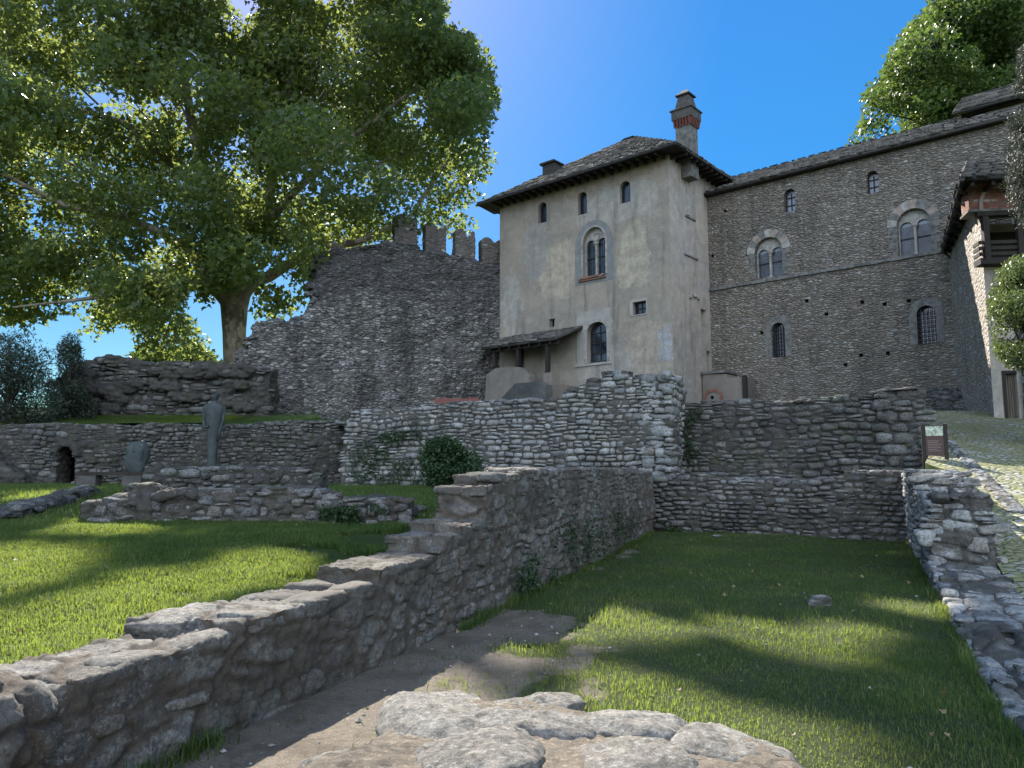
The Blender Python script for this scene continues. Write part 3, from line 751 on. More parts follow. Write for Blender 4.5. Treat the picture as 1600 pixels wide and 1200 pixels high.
# ------------------------------------------------------------------ near wall end with big sunlit slabs
mb = MB()
edge = [(-.85, 2.3), (-.66, 2.73), (-.53, 2.83), (-.46, 3.25), (-.30, 3.42), (-.08, 3.32), (.137, 3.36), (.26, 3.2), (.52, 3.1), (.68, 2.94), (.9, 2.91), (1.02, 2.6), (1.1, 2.3), (1.15, 1.2), (1.1, -.5), (-1.0, -.5), (-.95, 1.6)]
def slabtop(edge, z0, z1):
    n = len(edge); vs = [(x, y, z0) for x, y in edge] + [(x, y, z1) for x, y in edge]
    mb.add(vs, [tuple(range(n - 1, -1, -1)), tuple(range(n, 2 * n))] + [(i, (i + 1) % n, (i + 1) % n + n, i + n) for i in range(n)])
slabtop(edge, -.3, .70)
slabtop([(x * .93, (y - 1.4) * .95 + 1.4) for x, y in edge], .2, .778)
J = Laid(mb, 309)
for i, (x, y, a, b, c, ro) in enumerate(((-.29, 3.08, .19, .31, .135, .2), (.05, 3.22, .21, .12, .11, .05), (.08, 2.96, .20, .13, .12, -.12), (.43, 2.98, .2, .13, .11, -.3), (.42, 2.68, .19, .18, .10, .4), (.78, 2.76, .2, .17, .085, -.5), (-.10, 2.62, .2, .2, .14, .25), (-.55, 2.66, .13, .12, .07, .6), (.16, 2.36, .24, .16, .09, 0), (.74, 2.42, .24, .17, .08, .2), (-.45, 2.3, .24, .2, .1, .3), (.3, 1.95, .3, .25, .08, .4), (.9, 1.9, .22, .25, .07, 0), (-.25, 1.8, .32, .28, .08, .3), (.6, 1.4, .3, .3, .08, 0), (-.65, 1.4, .3, .3, .08, 0))):
    J.add(np.array([x, y, .70 - .02 * (i > 8)]), np.array([math.cos(ro), math.sin(ro), 0]), np.array([0, 0, 1.]), np.array([-math.sin(ro), math.cos(ro), 0]), (a * 1.1, c * .74 + .01, b * 1.1))
for i in range(60):
    x, y = rng.uniform(-.7, .9), rng.uniform(1.6, 3.2)
    if inpoly(np.array([x * 1.15]), np.array([(y - 1.4) * 1.1 + 1.4]), edge)[0]: J.add(np.array([x, y, .70]), np.array([1., 0, 0]), np.array([0, 0, 1.]), np.array([0, 1., 0]), tuple(rng.uniform(.012, .05, 3)))
for i in range(26):   # facing stones round the rim
    k = rng.integers(0, 11); f = rng.uniform(0, 1); (x0, y0), (x1, y1) = edge[k], edge[k + 1]
    t_ = np.array([x1 - x0, y1 - y0, 0]); t_ /= np.linalg.norm(t_); J.add(np.array([x0 + (x1 - x0) * f, y0 + (y1 - y0) * f, rng.uniform(.1, .62)]) - np.array([-t_[1], t_[0], 0]) * .06, t_, np.array([-t_[1], t_[0], 0]), np.array([0, 0, 1.]), (rng.uniform(.12, .26), .1, rng.uniform(.06, .12)))
o = ruin("near_wall_end", None, mb, .0125, (.11, .09, .07), M['slabs'], seed=12, depth=.001, rough=.016, jit=1.0, big=.012, jw=(.0, .4), laid=J, sub=5, inset=.0, backing=.0, lrough=.13, lq=(2.5, 4.2))
tag(o, "rounded end of a stone wall with big pale slabs in full sun, nearest the viewer", "wall")

# ------------------------------------------------------------------ court's far wall and the tall walls behind
A = np.array([4.1, 20.9]); B = np.array([9.35, 18.33])
FB = Frame(A, B - A); LB = np.hypot(*(B - A))
mb = MB()
mb.box(-.6, LB + .1, 0, .8, -.3, 1.50, .02)
for a, b, z in ((-.3, .7, 1.58), (.6, 1.6, 1.66), (1.5, 3.0, 1.55), (3.0, 3.9, 1.49), (3.7, 4.6, 1.55), (4.5, LB + .1, 1.72)):
    mb.box(a, b, .03, .75, 1.2, z, .03)
for i in range(40): rock(mb, rng.uniform(0, LB), .02, rng.uniform(.2, 1.45), rng.uniform(.12, .24), .06, rng.uniform(.07, .12), i + 300)
for i in range(14): rock(mb, rng.uniform(0, LB), rng.uniform(.1, .6), 1.5, rng.uniform(.15, .3), .16, .07, i + 350)
J = Laid(mb, 302); J.face(-.4, LB, 0, 1.75, -1, (.09, .2), (.14, .46)); J.cap(-.4, LB, .03, .75)
o = ruin("low_court_wall", FB, mb, .03, (.40, .4, .2), M['ruin'], seed=21, laid=J)
tag(o, "low dark stone wall closing the far end of the sunken grass court", "wall")

C = np.array([4.5, 21.7]); dl = np.array([-.9, .44]); dl /= np.hypot(*dl)
FL = Frame(C + dl * 11.6, -dl); LL = 11.6
def fl(u, v): return FL.px(u, v, 0)
mb = MB()
mb.box(0.0, LL, 0, .95, .5, 3.55, .02)
prof = [(545, 640), (600, 640), (640, 634), (700, 632), (760, 625), (830, 624), (880, 622)]
for (u0, v0), (u1, v1) in zip(prof[:-1], prof[1:]):
    mb.box(fl(u0, v0)[0] - .1, fl(u1, v1)[0] + .1, .04, .9, 3.2, fl(u0, (v0 + v1) / 2)[1], .03)
for u0, u1, v in ((880, 1036, 612), (905, 1036, 600), (938, 1036, 588)):
    mb.box(fl(u0, v)[0], LL, .0, 1.6, .5, fl((u0 + u1) / 2, v)[1], .04)
mb.box(fl(938, 580)[0], fl(978, 580)[0], .05, .8, 4, fl(960, 577)[1], .05)
mb.box(fl(978, 585)[0], LL - .05, .3, 1.7, 4, fl(1010, 584)[1], .05)
mb.box(LL - .9, LL + .03, -.05, 1.7, .5, 4.15, .03)
for i in range(36): rock(mb, rng.uniform(0, LL), rng.uniform(.1, .8), 3.62, rng.uniform(.15, .3), .2, .08, i + 400)
for i, (u, v) in enumerate(((900, 606), (930, 594), (955, 580), (1000, 586), (1025, 590), (920, 612), (890, 615))):
    s, z = fl(u, v); rock(mb, s, .35, z - .02, .38, .3, .1, i + 450)
J = Laid(mb, 303); J.face(0, LL - .45, .9, 4.6, -1, (.12, .25), (.18, .52), 1, (.0, .06)); J.face(LL - .62, LL - .1, .9, 4.6, -1, (.2, .36), (.3, .6), 1, (.02, .07)); J.cap(0, LL, .05, .85, (.3, .75), (.25, .5), (.06, .12)); J.cap(LL - 4.2, LL, .85, 1.6, (.3, .75), (.25, .5), (.06, .12))
J.end(LL + .02, 0, 1.6, .9, 4.5, 1, (.16, .34), (.25, .6))
o = ruin("ruined_wall", FL, mb, .035, (.46, .45, .225), M['ruin_pale'], seed=41, depth=.05, jit=.7, rough=.02, big=.05, laid=J, inset=.04, backing=.1)
tag(o, "pale rubble wall ending in a taller corner pier, behind the stepped wall", "wall")

D = np.array([5.15, 23.0]); FR_ = Frame(D, (.9, -.44)); LR = 6.35
mb = MB()
mb.box(-.9, LR, 0, .85, .8, 3.5, .02)
for u0, u1, v in ((1060, 1100, 628), (1100, 1200, 624), (1200, 1270, 627), (1270, 1300, 621), (1300, 1330, 617), (1330, 1385, 612), (1378, 1436, 612)):
    mb.box(FR_.px(u0, v)[0] - .08, FR_.px(u1, v)[0] + .08, .03, .8, 3.2, FR_.px((u0 + u1) / 2, v)[1], .04)
mb.box(LR - 1.0, LR + .06, -.08, .9, .8, 3.72, .03)
s, z = FR_.px(1405, 610); mb.box(s - .42, s + .45, -.14, .7, z - .03, z + .06, .02)
for i in range(26): rock(mb, rng.uniform(0, LR), rng.uniform(.1, .7), 3.66, rng.uniform(.18, .34), .2, .07, i + 500)
J = Laid(mb, 304); J.face(-.8, LR - .9, 1.2, 4, -1, (.11, .24), (.2, .6)); J.face(LR - 1.0, LR - .1, 1.2, 4, -1, (.24, .36), (.4, .8), 1, (.02, .05)); J.cap(-.8, LR, .03, .8, (.3, .7), (.25, .5)); J.end(LR + .03, 0, .85, 1.2, 3.7, 1, (.2, .34), (.35, .7))
o = ruin("corner_wall", FR_, mb, .032, (.5, .45, .235), M['ruin_dark'], seed=51, depth=.04, laid=J)
tag(o, "dark stone wall with squared end blocks and a flat cap slab beside the sign", "wall")
# ledge of earth between the two
v = [(*FB.w(-.6, .5)[:2], 1.44), (*FB.w(LB + .1, .5)[:2], 1.44), (*FR_.w(LR, .4)[:2], 1.5), (*FR_.w(-1, .4)[:2], 1.5)]
o = npmesh("ledge", v, np.array([[0, 1, 2, 3]]), M['lawn'], attrs={"gmask": [1] * 4}); tag(o, kind="structure")

# ------------------------------------------------------------------ right-hand wall of the court
FW = Frame((2.96, 4.5), (.4583, 1.0)); TW = -.92
def fw_s(y): return (y - 4.5) / FW.X[1]
mb = MB()
mb.box(-4, fw_s(8.3), TW, 0, -.4, .06, .02)
mb.box(fw_s(8.2), fw_s(9.7), TW - .02, 0, -.4, .12, .03)
mb.box(fw_s(9.6), fw_s(11.0), TW, -.01, -.4, .17, .03)
mb.box(fw_s(10.9), fw_s(12.4), TW - .04, -.02, -.4, .26, .03)
mb.box(fw_s(12.25), fw_s(18.2), TW - .04, -.03, -.4, .98, .03)
mb.box(fw_s(12.35), fw_s(18.2), TW, -.05, .4, 1.22, .04)
mb.box(fw_s(12.5), fw_s(18.2), TW + .1, -.12, .5, 1.33, .05)
mb.box(fw_s(14.6), fw_s(18.8), TW + .02, -.0, .0, 1.62, .03)
mb.box(fw_s(15.2), fw_s(18.9), TW - .02, .03, .5, 1.71, .02)
for i, (y, q, z, a, b, c) in enumerate(((12.45, -.3, 1.30, .28, .24, .09), (12.6, -.75, 1.3, .3, .2, .07), (12.35, -.65, 1.05, .14, .28, .12), (12.3, -.35, .7, .12, .26, .15), (12.3, -.7, .62, .12, .26, .14), (12.28, -.4, .35, .14, .32, .13), (12.28, -.8, .32, .14, .2, .12), (11.9, -.4, .24, .25, .3, .07), (10.6, -.5, .16, .35, .3, .08), (9.5, -.4, .1, .3, .3, .08), (8.4, -.5, .08, .3, .32, .09), (7.2, -.4, .04, .45, .35, .06), (6, -.5, .04, .5, .35, .06), (5, -.4, .04, .5, .35, .06), (4, -.5, .04, .5, .35, .06))):
    rock(mb, fw_s(y), q, z, a, b, c, i + 600)
for i in range(40): rock(mb, rng.uniform(-1, fw_s(12.2)), rng.uniform(-.85, -.1), rng.choice([.05, .1]), rng.uniform(.12, .3), rng.uniform(.1, .2), .07, i + 620)
J = Laid(mb, 305); e12 = fw_s(12.3)
J.cap(-4, e12, TW, -.03, (.25, .7), (.2, .42), (.05, .1), (-.03, .05)); J.cap(e12, fw_s(18.7), TW + .05, -.05, (.2, .5), (.2, .4), (.05, .09))
J.face(-2, fw_s(18.5), -.1, 1.8, 1, (.08, .18), (.14, .4), .9); J.face(e12, fw_s(18.5), .2, 1.8, -1, (.12, .25), (.2, .5))
J.end(e12, TW, 0, .2, 1.1, -1, (.16, .32), (.25, .55), (.0, .1)); J.end(fw_s(14.6), TW, 0, 1.3, 1.62, -1, (.1, .16), (.25, .5)); J.end(fw_s(15.2), TW, 0, 1.6, 1.75, -1, (.1, .12), (.25, .5))
o = ruin("flat_topped_wall", FW, mb, .026, (.42, .36, .19), M['ruin_pale'], seed=61, depth=.04, big=.05, laid=J, sub=3, inset=.025)
tag(o, "stone wall that drops from a tall stack to a worn ground-level strip beside the path", "wall")

# ------------------------------------------------------------------ low ruins on the upper lawn
def lz(x, y): return float(lawn_z(np.array([x]), np.array([y]))[0])
F1 = Frame((P(180, 826, 12.6)[0], 12.6), (1, .02))
mb = MB(); f1 = lambda u, v: F1.px(u, v, 0)
prof = [(150, 792), (240, 772), (300, 767), (400, 763), (450, 762), (500, 768), (530, 780), (560, 777), (640, 779)]
for (u0, v0), (u1, v1) in zip(prof[:-1], prof[1:]):
    mb.box(f1(u0, v0)[0] - .06, f1(u1, v1)[0] + .06, 0, .62, .2, f1(u0, (v0 + v1) / 2)[1], .03)
for i in range(34):
    u = rng.uniform(180, 635); s, z = f1(u, np.interp(u, [q[0] for q in prof], [q[1] for q in prof]))
    rock(mb, s, rng.uniform(.05, .5), z - .05, rng.uniform(.13, .26), .16, rng.uniform(.06, .1), i + 700)
for i in range(30):
    u = rng.uniform(180, 635); s, z = f1(u, rng.uniform(790, 830)); rock(mb, s, .02, z, rng.uniform(.1, .22), .07, rng.uniform(.08, .13), i + 740)
for i, (u, v) in enumerate(((140, 785), (160, 780), (180, 772), (200, 775), (150, 800), (135, 803), (220, 762), (235, 765), (212, 758))):
    s, z = f1(u, v); rock(mb, s, .35, z - .1, .26, .24, .13, i + 780)
J = Laid(mb, 306); xe = f1(640, 780)[0]; J.face(-.2, xe, .5, 1.5, -1, (.09, .2), (.14, .42), .95, (.0, .06)); J.cap(-.2, xe, .02, .6, (.2, .5), (.18, .36), (.05, .09), (-.03, .04)); J.end(xe, .05, .6, .5, 1.2, 1)
o = ruin("garden_ruin", F1, mb, .028, (.4, .34, .2), M['ruin'], seed=71, depth=.045, laid=J, sub=3)
tag(o, "low crumbling stone wall lying across the upper lawn, in front of its taller twin", "wall")
F2 = Frame((P(230, 740, 15.2)[0], 15.2), (1, .1))
mb = MB(); f2 = lambda u, v: F2.px(u, v, 0)
prof = [(228, 738), (262, 729), (330, 727), (420, 728), (470, 733), (502, 745)]
for (u0, v0), (u1, v1) in zip(prof[:-1], prof[1:]):
    mb.box(f2(u0, v0)[0] - .06, f2(u1, v1)[0] + .06, 0, .6, .4, f2(u0, (v0 + v1) / 2 + 2)[1], .03)
for i, (u, v, a) in enumerate(((245, 729, .2), (275, 729, .2), (232, 742, .15), (300, 730, .25), (350, 729, .3), (400, 730, .3), (440, 731, .25), (480, 740, .22), (255, 750, .3), (225, 760, .25), (205, 764, .22))):
    s, z = f2(u, v); rock(mb, s, .25, z - .05, a, .24, .09, i + 800)
for i in range(20):
    u = rng.uniform(235, 495); s, z = f2(u, rng.uniform(738, 768)); rock(mb, s, .02, z, rng.uniform(.1, .22), .07, .1, i + 830)
J = Laid(mb, 307); xe = f2(502, 740)[0]; J.face(-.1, xe, .6, 1.9, -1, (.1, .22), (.16, .46)); J.cap(-.1, xe, .02, .6, (.25, .55), (.2, .36), (.06, .1)); J.end(-.05, .0, .6, .7, 1.8, -1)
o = ruin("garden_ruin", F2, mb, .028, (.42, .34, .2), M['ruin_dark'], seed=75, depth=.05, laid=J)
tag(o, "short dark ruin with one sunlit rounded stone at its end, behind the low crumbling wall", "wall")
# kerb of flat stones running off to the left
pts = [PZ(138, 800, .75), PZ(70, 818, .72), PZ(0, 832, .68), PZ(-120, 850, .64)]
mb = MB()
for i, (a, b) in enumerate(zip(pts[:-1], pts[1:])):
    for k in range(3):
        c = a + (b - a) * (k + .5) / 3; rock(mb, c[0], c[1], lz(c[0], c[1]) + .06, np.hypot(*(b - a)[:2]) / 5, .3, .12, i * 9 + k + 900, math.atan2(b[1] - a[1], b[0] - a[0]))
o = ruin("stone_kerb", None, mb, .02, (.5, .4, .25), M['ruin_dark'], seed=79)
tag(o, "row of low flat stones running across the lawn from the crumbling wall", "kerb")
# flat slab in the grass
p = PZ(640, 822, .72); mb = MB(); rock(mb, 0, 0, 0, .3, .22, .06, 911)
o = ruin("flat_stone", None, mb, .015, (.5, .5, .3), M['ruin_dark'], seed=81, depth=.01, big=.01)
o.location = (p[0], p[1], lz(p[0], p[1]) + .05); tag(o, "flat dark slab lying in the lawn beside the stepped wall", "stone")

# loose stones on the court
for (u, v, sz, lab) in ((1280, 941, .15, "pale angular stone lying alone in the middle of the court grass"), (1393, 846, .16, "dark loose stone lying at the foot of the low court wall"), (1122, 843, .17, "flat thin stone in the grass at the foot of the low court wall")):
    p = PZ(u, v, .05); mb = MB(); rock(mb, 0, 0, 0, sz, sz * .7, sz * (.18 if u == 1122 else .5), int(u))
    o = ruin("loose_stone", None, mb, .01, (.3, .3, .2), M['ruin_pale'] if u != 1393 else M['ruin'], seed=u, depth=.008, rough=.012, big=.01)
    o.location = (p[0], p[1], float(court_z(np.array([p[0]]), np.array([p[1]]))[0]) + sz * .2); tag(o, lab, "stone")

# ------------------------------------------------------------------ far lower wall with the little doorway
FD = Frame((P(30, 700, 30)[0], 30.0), (1, 0.0)); fd = lambda u, v: FD.px(u, v, 0)
mb = MB()
L0 = -2.0; L1 = fd(600, 700)[0]
da, db, dt = fd(88, 730)[0], fd(114, 730)[0], fd(100, 699)[1]
prof = [(-60, 662), (40, 664), (110, 658), (190, 667), (215, 662), (300, 660), (370, 665), (400, 658), (450, 657), (520, 656), (600, 656)]
for (u0, v0), (u1, v1) in zip(prof[:-1], prof[1:]):
    x0, x1, zt = fd(u0, v0)[0] - .05, fd(u1, v1)[0] + .05, fd(u0, (v0 + v1) / 2)[1]
    for a, b, z0 in ((x0, min(x1, da), .4), (max(x0, db), x1, .4), (max(x0, da - .1), min(x1, db + .1), dt)):
        if b > a: mb.box(a, b, 0, 1.0, z0, zt, .02)
for i in range(9):   # ring of rough arch stones
    a = math.pi * (i + .5) / 9; rr = (db - da) / 2 + .12
    rock(mb, (da + db) / 2 + rr * math.cos(a), .05, dt - .25 + rr * .9 * math.sin(a), .17, .2, .15, i + 960)
for i in range(60): rock(mb, rng.uniform(db + .5, L1), .03, rng.uniform(1.2, 3.5), rng.uniform(.15, .3), .1, rng.uniform(.09, .16), i + 970)
for i, (u, v) in enumerate(((10, 740), (-5, 730), (-20, 715), (5, 755), (18, 750), (28, 752), (-30, 745), (-40, 720))):
    s, z = fd(u, v); rock(mb, s, -.4, z, .6, .5, .45, i + 1040)
J = Laid(mb, 308); J.face(L0, da - .1, .9, 3.9, -1, (.12, .26), (.2, .55), .9); J.face(db + .1, L1, .9, 3.9, -1, (.11, .24), (.16, .5), .9); J.cap(L0, L1, .05, .95, (.3, .8), (.3, .5), (.06, .12))
o = ruin("far_garden_wall", FD, mb, .055, (.5, .45, .24), M['ruin_dark'], seed=91, depth=.06, big=.06, laid=J)
tag(o, "long low dark wall with a small arched doorway at its left end", "wall")
dk = MB().box(da - .3, db + .3, 2.2, 2.4, .4, dt + .2).box(da - .3, db + .3, .9, 2.3, dt + .0, dt + .3).box(da - .5, da - .2, .9, 2.4, .4, dt).box(db + .2, db + .5, .9, 2.4, .4, dt).build("doorway_passage", M['ruin_dark'], o)
# upper retaining wall, with the grass bank between
FU = Frame((P(110, 600, 36)[0], 36.0), (1, .0)); fu = lambda u, v: FU.px(u, v, 0)
mb = MB(); prof = [(95, 592), (112, 575), (150, 558), (180, 560), (210, 566), (250, 566), (300, 565), (345, 570), (420, 575)]
for (u0, v0), (u1, v1) in zip(prof[:-1], prof[1:]):
    mb.box(fu(u0, v0)[0] - .1, fu(u1, v1)[0] + .1, 0, 1.2, 2.5, fu(u0, (v0 + v1) / 2)[1], .06)
for i in range(30):
    u = rng.uniform(100, 400); s, z = fu(u, np.interp(u, [q[0] for q in prof], [q[1] for q in prof])); rock(mb, s, .5, z - .1, .5, .5, .18, i + 1100)
for i in range(34): rock(mb, fu(rng.uniform(60, 400), 600)[0], -.1, fu(0, rng.uniform(575, 645))[1], rng.uniform(.3, .8), .3, rng.uniform(.15, .3), i + 1140)
J = Laid(mb, 310); J.face(fu(100, 600)[0], fu(420, 600)[0], 3, 7, -1, (.14, .34), (.25, .8), .85, (-.05, .15), .2); J.cap(fu(110, 600)[0], fu(400, 600)[0], 0, 1.1, (.3, .9), (.3, .6), (.08, .16))
o = ruin("retaining_wall", FU, mb, .07, (.55, .5, .26), M['ruin_dark'], seed=95, depth=.1, big=.15, laid=J)
tag(o, "rough mossy retaining wall above the grass bank, in front of the big plane trunk", "wall")

# terrace and bank
gx, gi = np.meshgrid(np.linspace(-60, 40, 101), np.linspace(0, 1, 60), indexing='ij')
y0 = np.interp(gx, [-60, -6.3, -6.2, 4.4, 4.6, 5.2, 10.8, 11, 40], [30.4, 30.4, 27.2, 22.3, 22.6, 23.4, 20.8, 27, 27])
gy = y0 + (110 - y0) * gi ** 1.8
gz = 3.2 + sstep(-4, -9, gx) * (.35 + .55 * sstep(30.5, 36, gy)) + sstep(40, 48, gy) * 1.5 + .1 * fbm(np.stack([gx * .4, gy * .4, gx * 0], -1).reshape(-1, 3), 3, 14).reshape(gx.shape)
sheet("terrace", gx, gy, gz, M['lawn'])

# ------------------------------------------------------------------ castle: one frame for tower and wing
K0 = P(1044, 240, 35.0)
a49 = (.757, -.653)
FC = Frame(K0[:2], a49)
ZT = K0[2]
TWID, TDEP, WOFF = 10.7, 10.5, 3.9
GZ = 2.9
def fc(u, v, y=0.0): return FC.px(u, v, y)

def arch_poly(x0, x1, z0, zt, n=10, rise=1.0):
    r = (x1 - x0) / 2; c = (x0 + x1) / 2; zs = zt - r * rise
    return [(x0, z0), (x1, z0)] + [(c + r * math.cos(math.pi * k / n), zs + r * rise * math.sin(math.pi * k / n)) for k in range(n + 1)]
def rect_poly(x0, x1, z0, z1): return [(x0, z0), (x1, z0), (x1, z1), (x0, z1)]
def holed(mb, outer, holes, y, depth=.35, flip=False, closed=()):
    """a wall face in (x,z) at depth y with openings and their reveals"""
    polys = [[Vector((x, z, 0)) for x, z in outer]] + [[Vector((x, z, 0)) for x, z in h] for h in holes]
    tris = tessellate_polygon(polys); flat = [p for q in polys for p in q]
    mb.add([(p.x, y, p.y) for p in flat], [tuple(t) for t in tris])
    for i, h in enumerate(holes):
        n = len(h)
        mb.add([(x, y, z) for x, z in h] + [(x, y + depth, z) for x, z in h], [(k, (k + 1) % n, (k + 1) % n + n, k + n) for k in range(n)])
        if i in closed: mb.add([(x, y + depth, z) for x, z in h], [tuple(range(n))])
def meas(uL, uR, vT, vB, y=0.0):
    um, vm = (uL + uR) / 2, (vT + vB) / 2
    return fc(uL, vm, y)[0], fc(uR, vm, y)[0], fc(um, vB, y)[1], fc(um, vT, y)[1]

def grille(mb, x0, x1, z0, z1, y, dx, dz, w=.025):
    n = max(1, round((x1 - x0) / dx)); m = max(1, round((z1 - z0) / dz))
    for i in range(1, n): x = x0 + (x1 - x0) * i / n; mb.bar((x, y, z0), (x, y, z1), w)
    for i in range(1, m): z = z0 + (z1 - z0) * i / m; mb.bar((x0, y + .01, z), (x1, y + .01, z), w)
def window(par, poly, y, pane='glass', bars=(2, 3), frame_w=.06, name="window", frame='wood', dep=.28, iron=False):
    xs = [p[0] for p in poly]; zs = [p[1] for p in poly]
    mb = MB(); n = len(poly); c = np.mean(poly, 0)
    inn = [tuple(c + (np.array(p) - c) * np.array([1 - 2 * frame_w / (max(xs) - min(xs)), 1 - 2 * frame_w / (max(zs) - min(zs))])) for p in poly]
    for ya, yb in ((y + dep - .06, y + dep),):
        vs = [(x, ya, z) for x, z in poly] + [(x, ya, z) for x, z in inn] + [(x, yb, z) for x, z in poly] + [(x, yb, z) for x, z in inn]
        fs = [];
        for k in range(n):
            j = (k + 1) % n
            fs += [(k, j, n + j, n + k), (2 * n + k, 3 * n + k, 3 * n + j, 2 * n + j), (n + k, n + j, 3 * n + j, 3 * n + k)]
        mb.add(vs, fs)
    x0, x1, z0, z1 = min(xs), max(xs), min(zs), max(zs)
    for i in range(1, bars[0]):
        x = x0 + (x1 - x0) * i / bars[0]; mb.bar((x, y + dep - .03, z0 + .02), (x, y + dep - .03, z1 - .05 - .12 * (n > 4)), .045)
    for i in range(1, bars[1]):
        z = z0 + (z1 - z0) * i / bars[1]; mb.bar((x0 + .02, y + dep - .035, z), (x1 - .02, y + dep - .035, z), .045)
    w = mb.build(name, M[frame], par)
    pm = MB(); pm.add([(x, y + dep - .015, z) for x, z in poly], [tuple(range(n))]); pm.build("pane", M[pane], w)
    return w

# ---- tower
TX = -TWID
W3 = [meas(841, 854, 316, 348), meas(903, 917, 300, 335), meas(968, 985, 283, 317)]
BIF = meas(911, 946.5, 355, 431)
LOW = meas(918, 949, 503, 566)
SQ = meas(989, 1010, 471, 491)
TINY = meas(858, 867, 498, 511)
big = [(.30, .265, .215), (.33, .30, .25)]
beige, white, blue, brown = (.40, .345, .265), (.40, .385, .355), (.28, .285, .29), (.27, .215, .165)
pt = []
for (uL, uR, vT, vB, col, k) in ((845, 900, 378, 470, beige, .85), (968, 1016, 352, 450, beige, .9), (978, 1052, 500, 592, (.36, .305, .24), .85), (905, 912, 497, 517, beige, .8), (955, 964, 487, 508, beige, .8), (896, 1030, 292, 350, white, .45), (782, 815, 430, 540, white, .5), (1030, 1054, 515, 560, (.36, .37, .39), .7), (800, 1060, 236, 300, brown, .85), (820, 850, 340, 440, blue, .4), (900, 1000, 540, 630, (.36, .335, .30), .5)):
    x0, x1, z0, z1 = meas(uL, uR, vT, vB); pt.append(((x0 + x1) / 2, (z0 + z1) / 2, (x1 - x0) / 2, (z1 - z0) / 2, col, k))
M['plaster'] = plaster_mat("tower_plaster", (.235, .21, .18), (.31, .265, .21), pt, .7)
M['plaster2'] = plaster_mat("pale_plaster", (.32, .29, .255), (.40, .34, .275), (), .45)
tower = empty("castle_tower", (K0[0], K0[1], 0), FC.rot, "tall plastered castle tower with hipped slab roof and tall brick chimney", "tower")
mb = MB()
holes = [arch_poly(*w) for w in W3] + [arch_poly(*BIF, n=14, rise=1.15), arch_poly(*LOW, n=12, rise=.8), rect_poly(*SQ), rect_poly(*TINY)]
holed(mb, rect_poly(TX, 0, GZ - 1, ZT), holes, 0.0, .32)
mb.add([(TX, 0, GZ - 1), (TX, TDEP, GZ - 1), (TX, TDEP, ZT), (TX, 0, ZT)], [(0, 1, 2, 3)])
mb.add([(TX, TDEP, GZ - 1), (0, TDEP, GZ - 1), (0, TDEP, ZT), (TX, TDEP, ZT)], [(0, 1, 2, 3)])
mb.build("wall", M['plaster'], tower)
# right flank in a paler tone, sky light painted into its colour, with its own openings (built in y,z)
def fy(u, v): 
    d = ray(u, v); o = np.array([0, 0, EYE]); tt = ((FC.o - o) @ FC.X) / (d @ FC.X); p = o + d * tt
    return (p - FC.o) @ FC.Y, p[2]
fl_h = []
for (uL, uR, vT, vB) in ((1095, 1104, 482, 513), (1104, 1111, 548, 585)):
    y0, z1 = fy(uL, vT); y1, z0 = fy(uR, vB); fl_h.append(rect_poly(y0, y1, z0, z1))
mb2 = MB(); holed(mb2, rect_poly(0, TDEP, GZ - 1, ZT), fl_h, 0.0, .3, closed=(0, 1))
mb2.v = [(-y, x, z) for x, y, z in mb2.v]
mb2.build("flank_wall", M['plaster2'], tower)
for (u, v, u2, v2) in ((1070, 337, 1086, 347), (1069, 397, 1090, 411)):   # little ledges in the flank plaster
    y0, z0 = fy(u, v); y1, z1 = fy(u2, v2); MB().box(0.0, .06, y0, y1, z0 - .03, z0 + .04).build("ledge_strip", M['greystone'], tower)
mb = MB(); mb.box(0.0, .05, fy(1072, 300)[0], fy(1072, 300)[0] + .25, fy(1072, 335)[1], ZT - .1)
mb.build("flue_strip", M['plaster2'], tower)
mb = MB()
for i, (u, v) in enumerate(((1080, 460), (1085, 463), (1090, 466), (1078, 464))):
    y0, z0 = fy(u, v); rock(mb, .03, y0, z0, .08, .13, .1, i + 3)
mb.build("broken_corbel", M['stone'], tower)
for w in W3: window(tower, arch_poly(*w), 0, 'glass', (1, 1), .05)
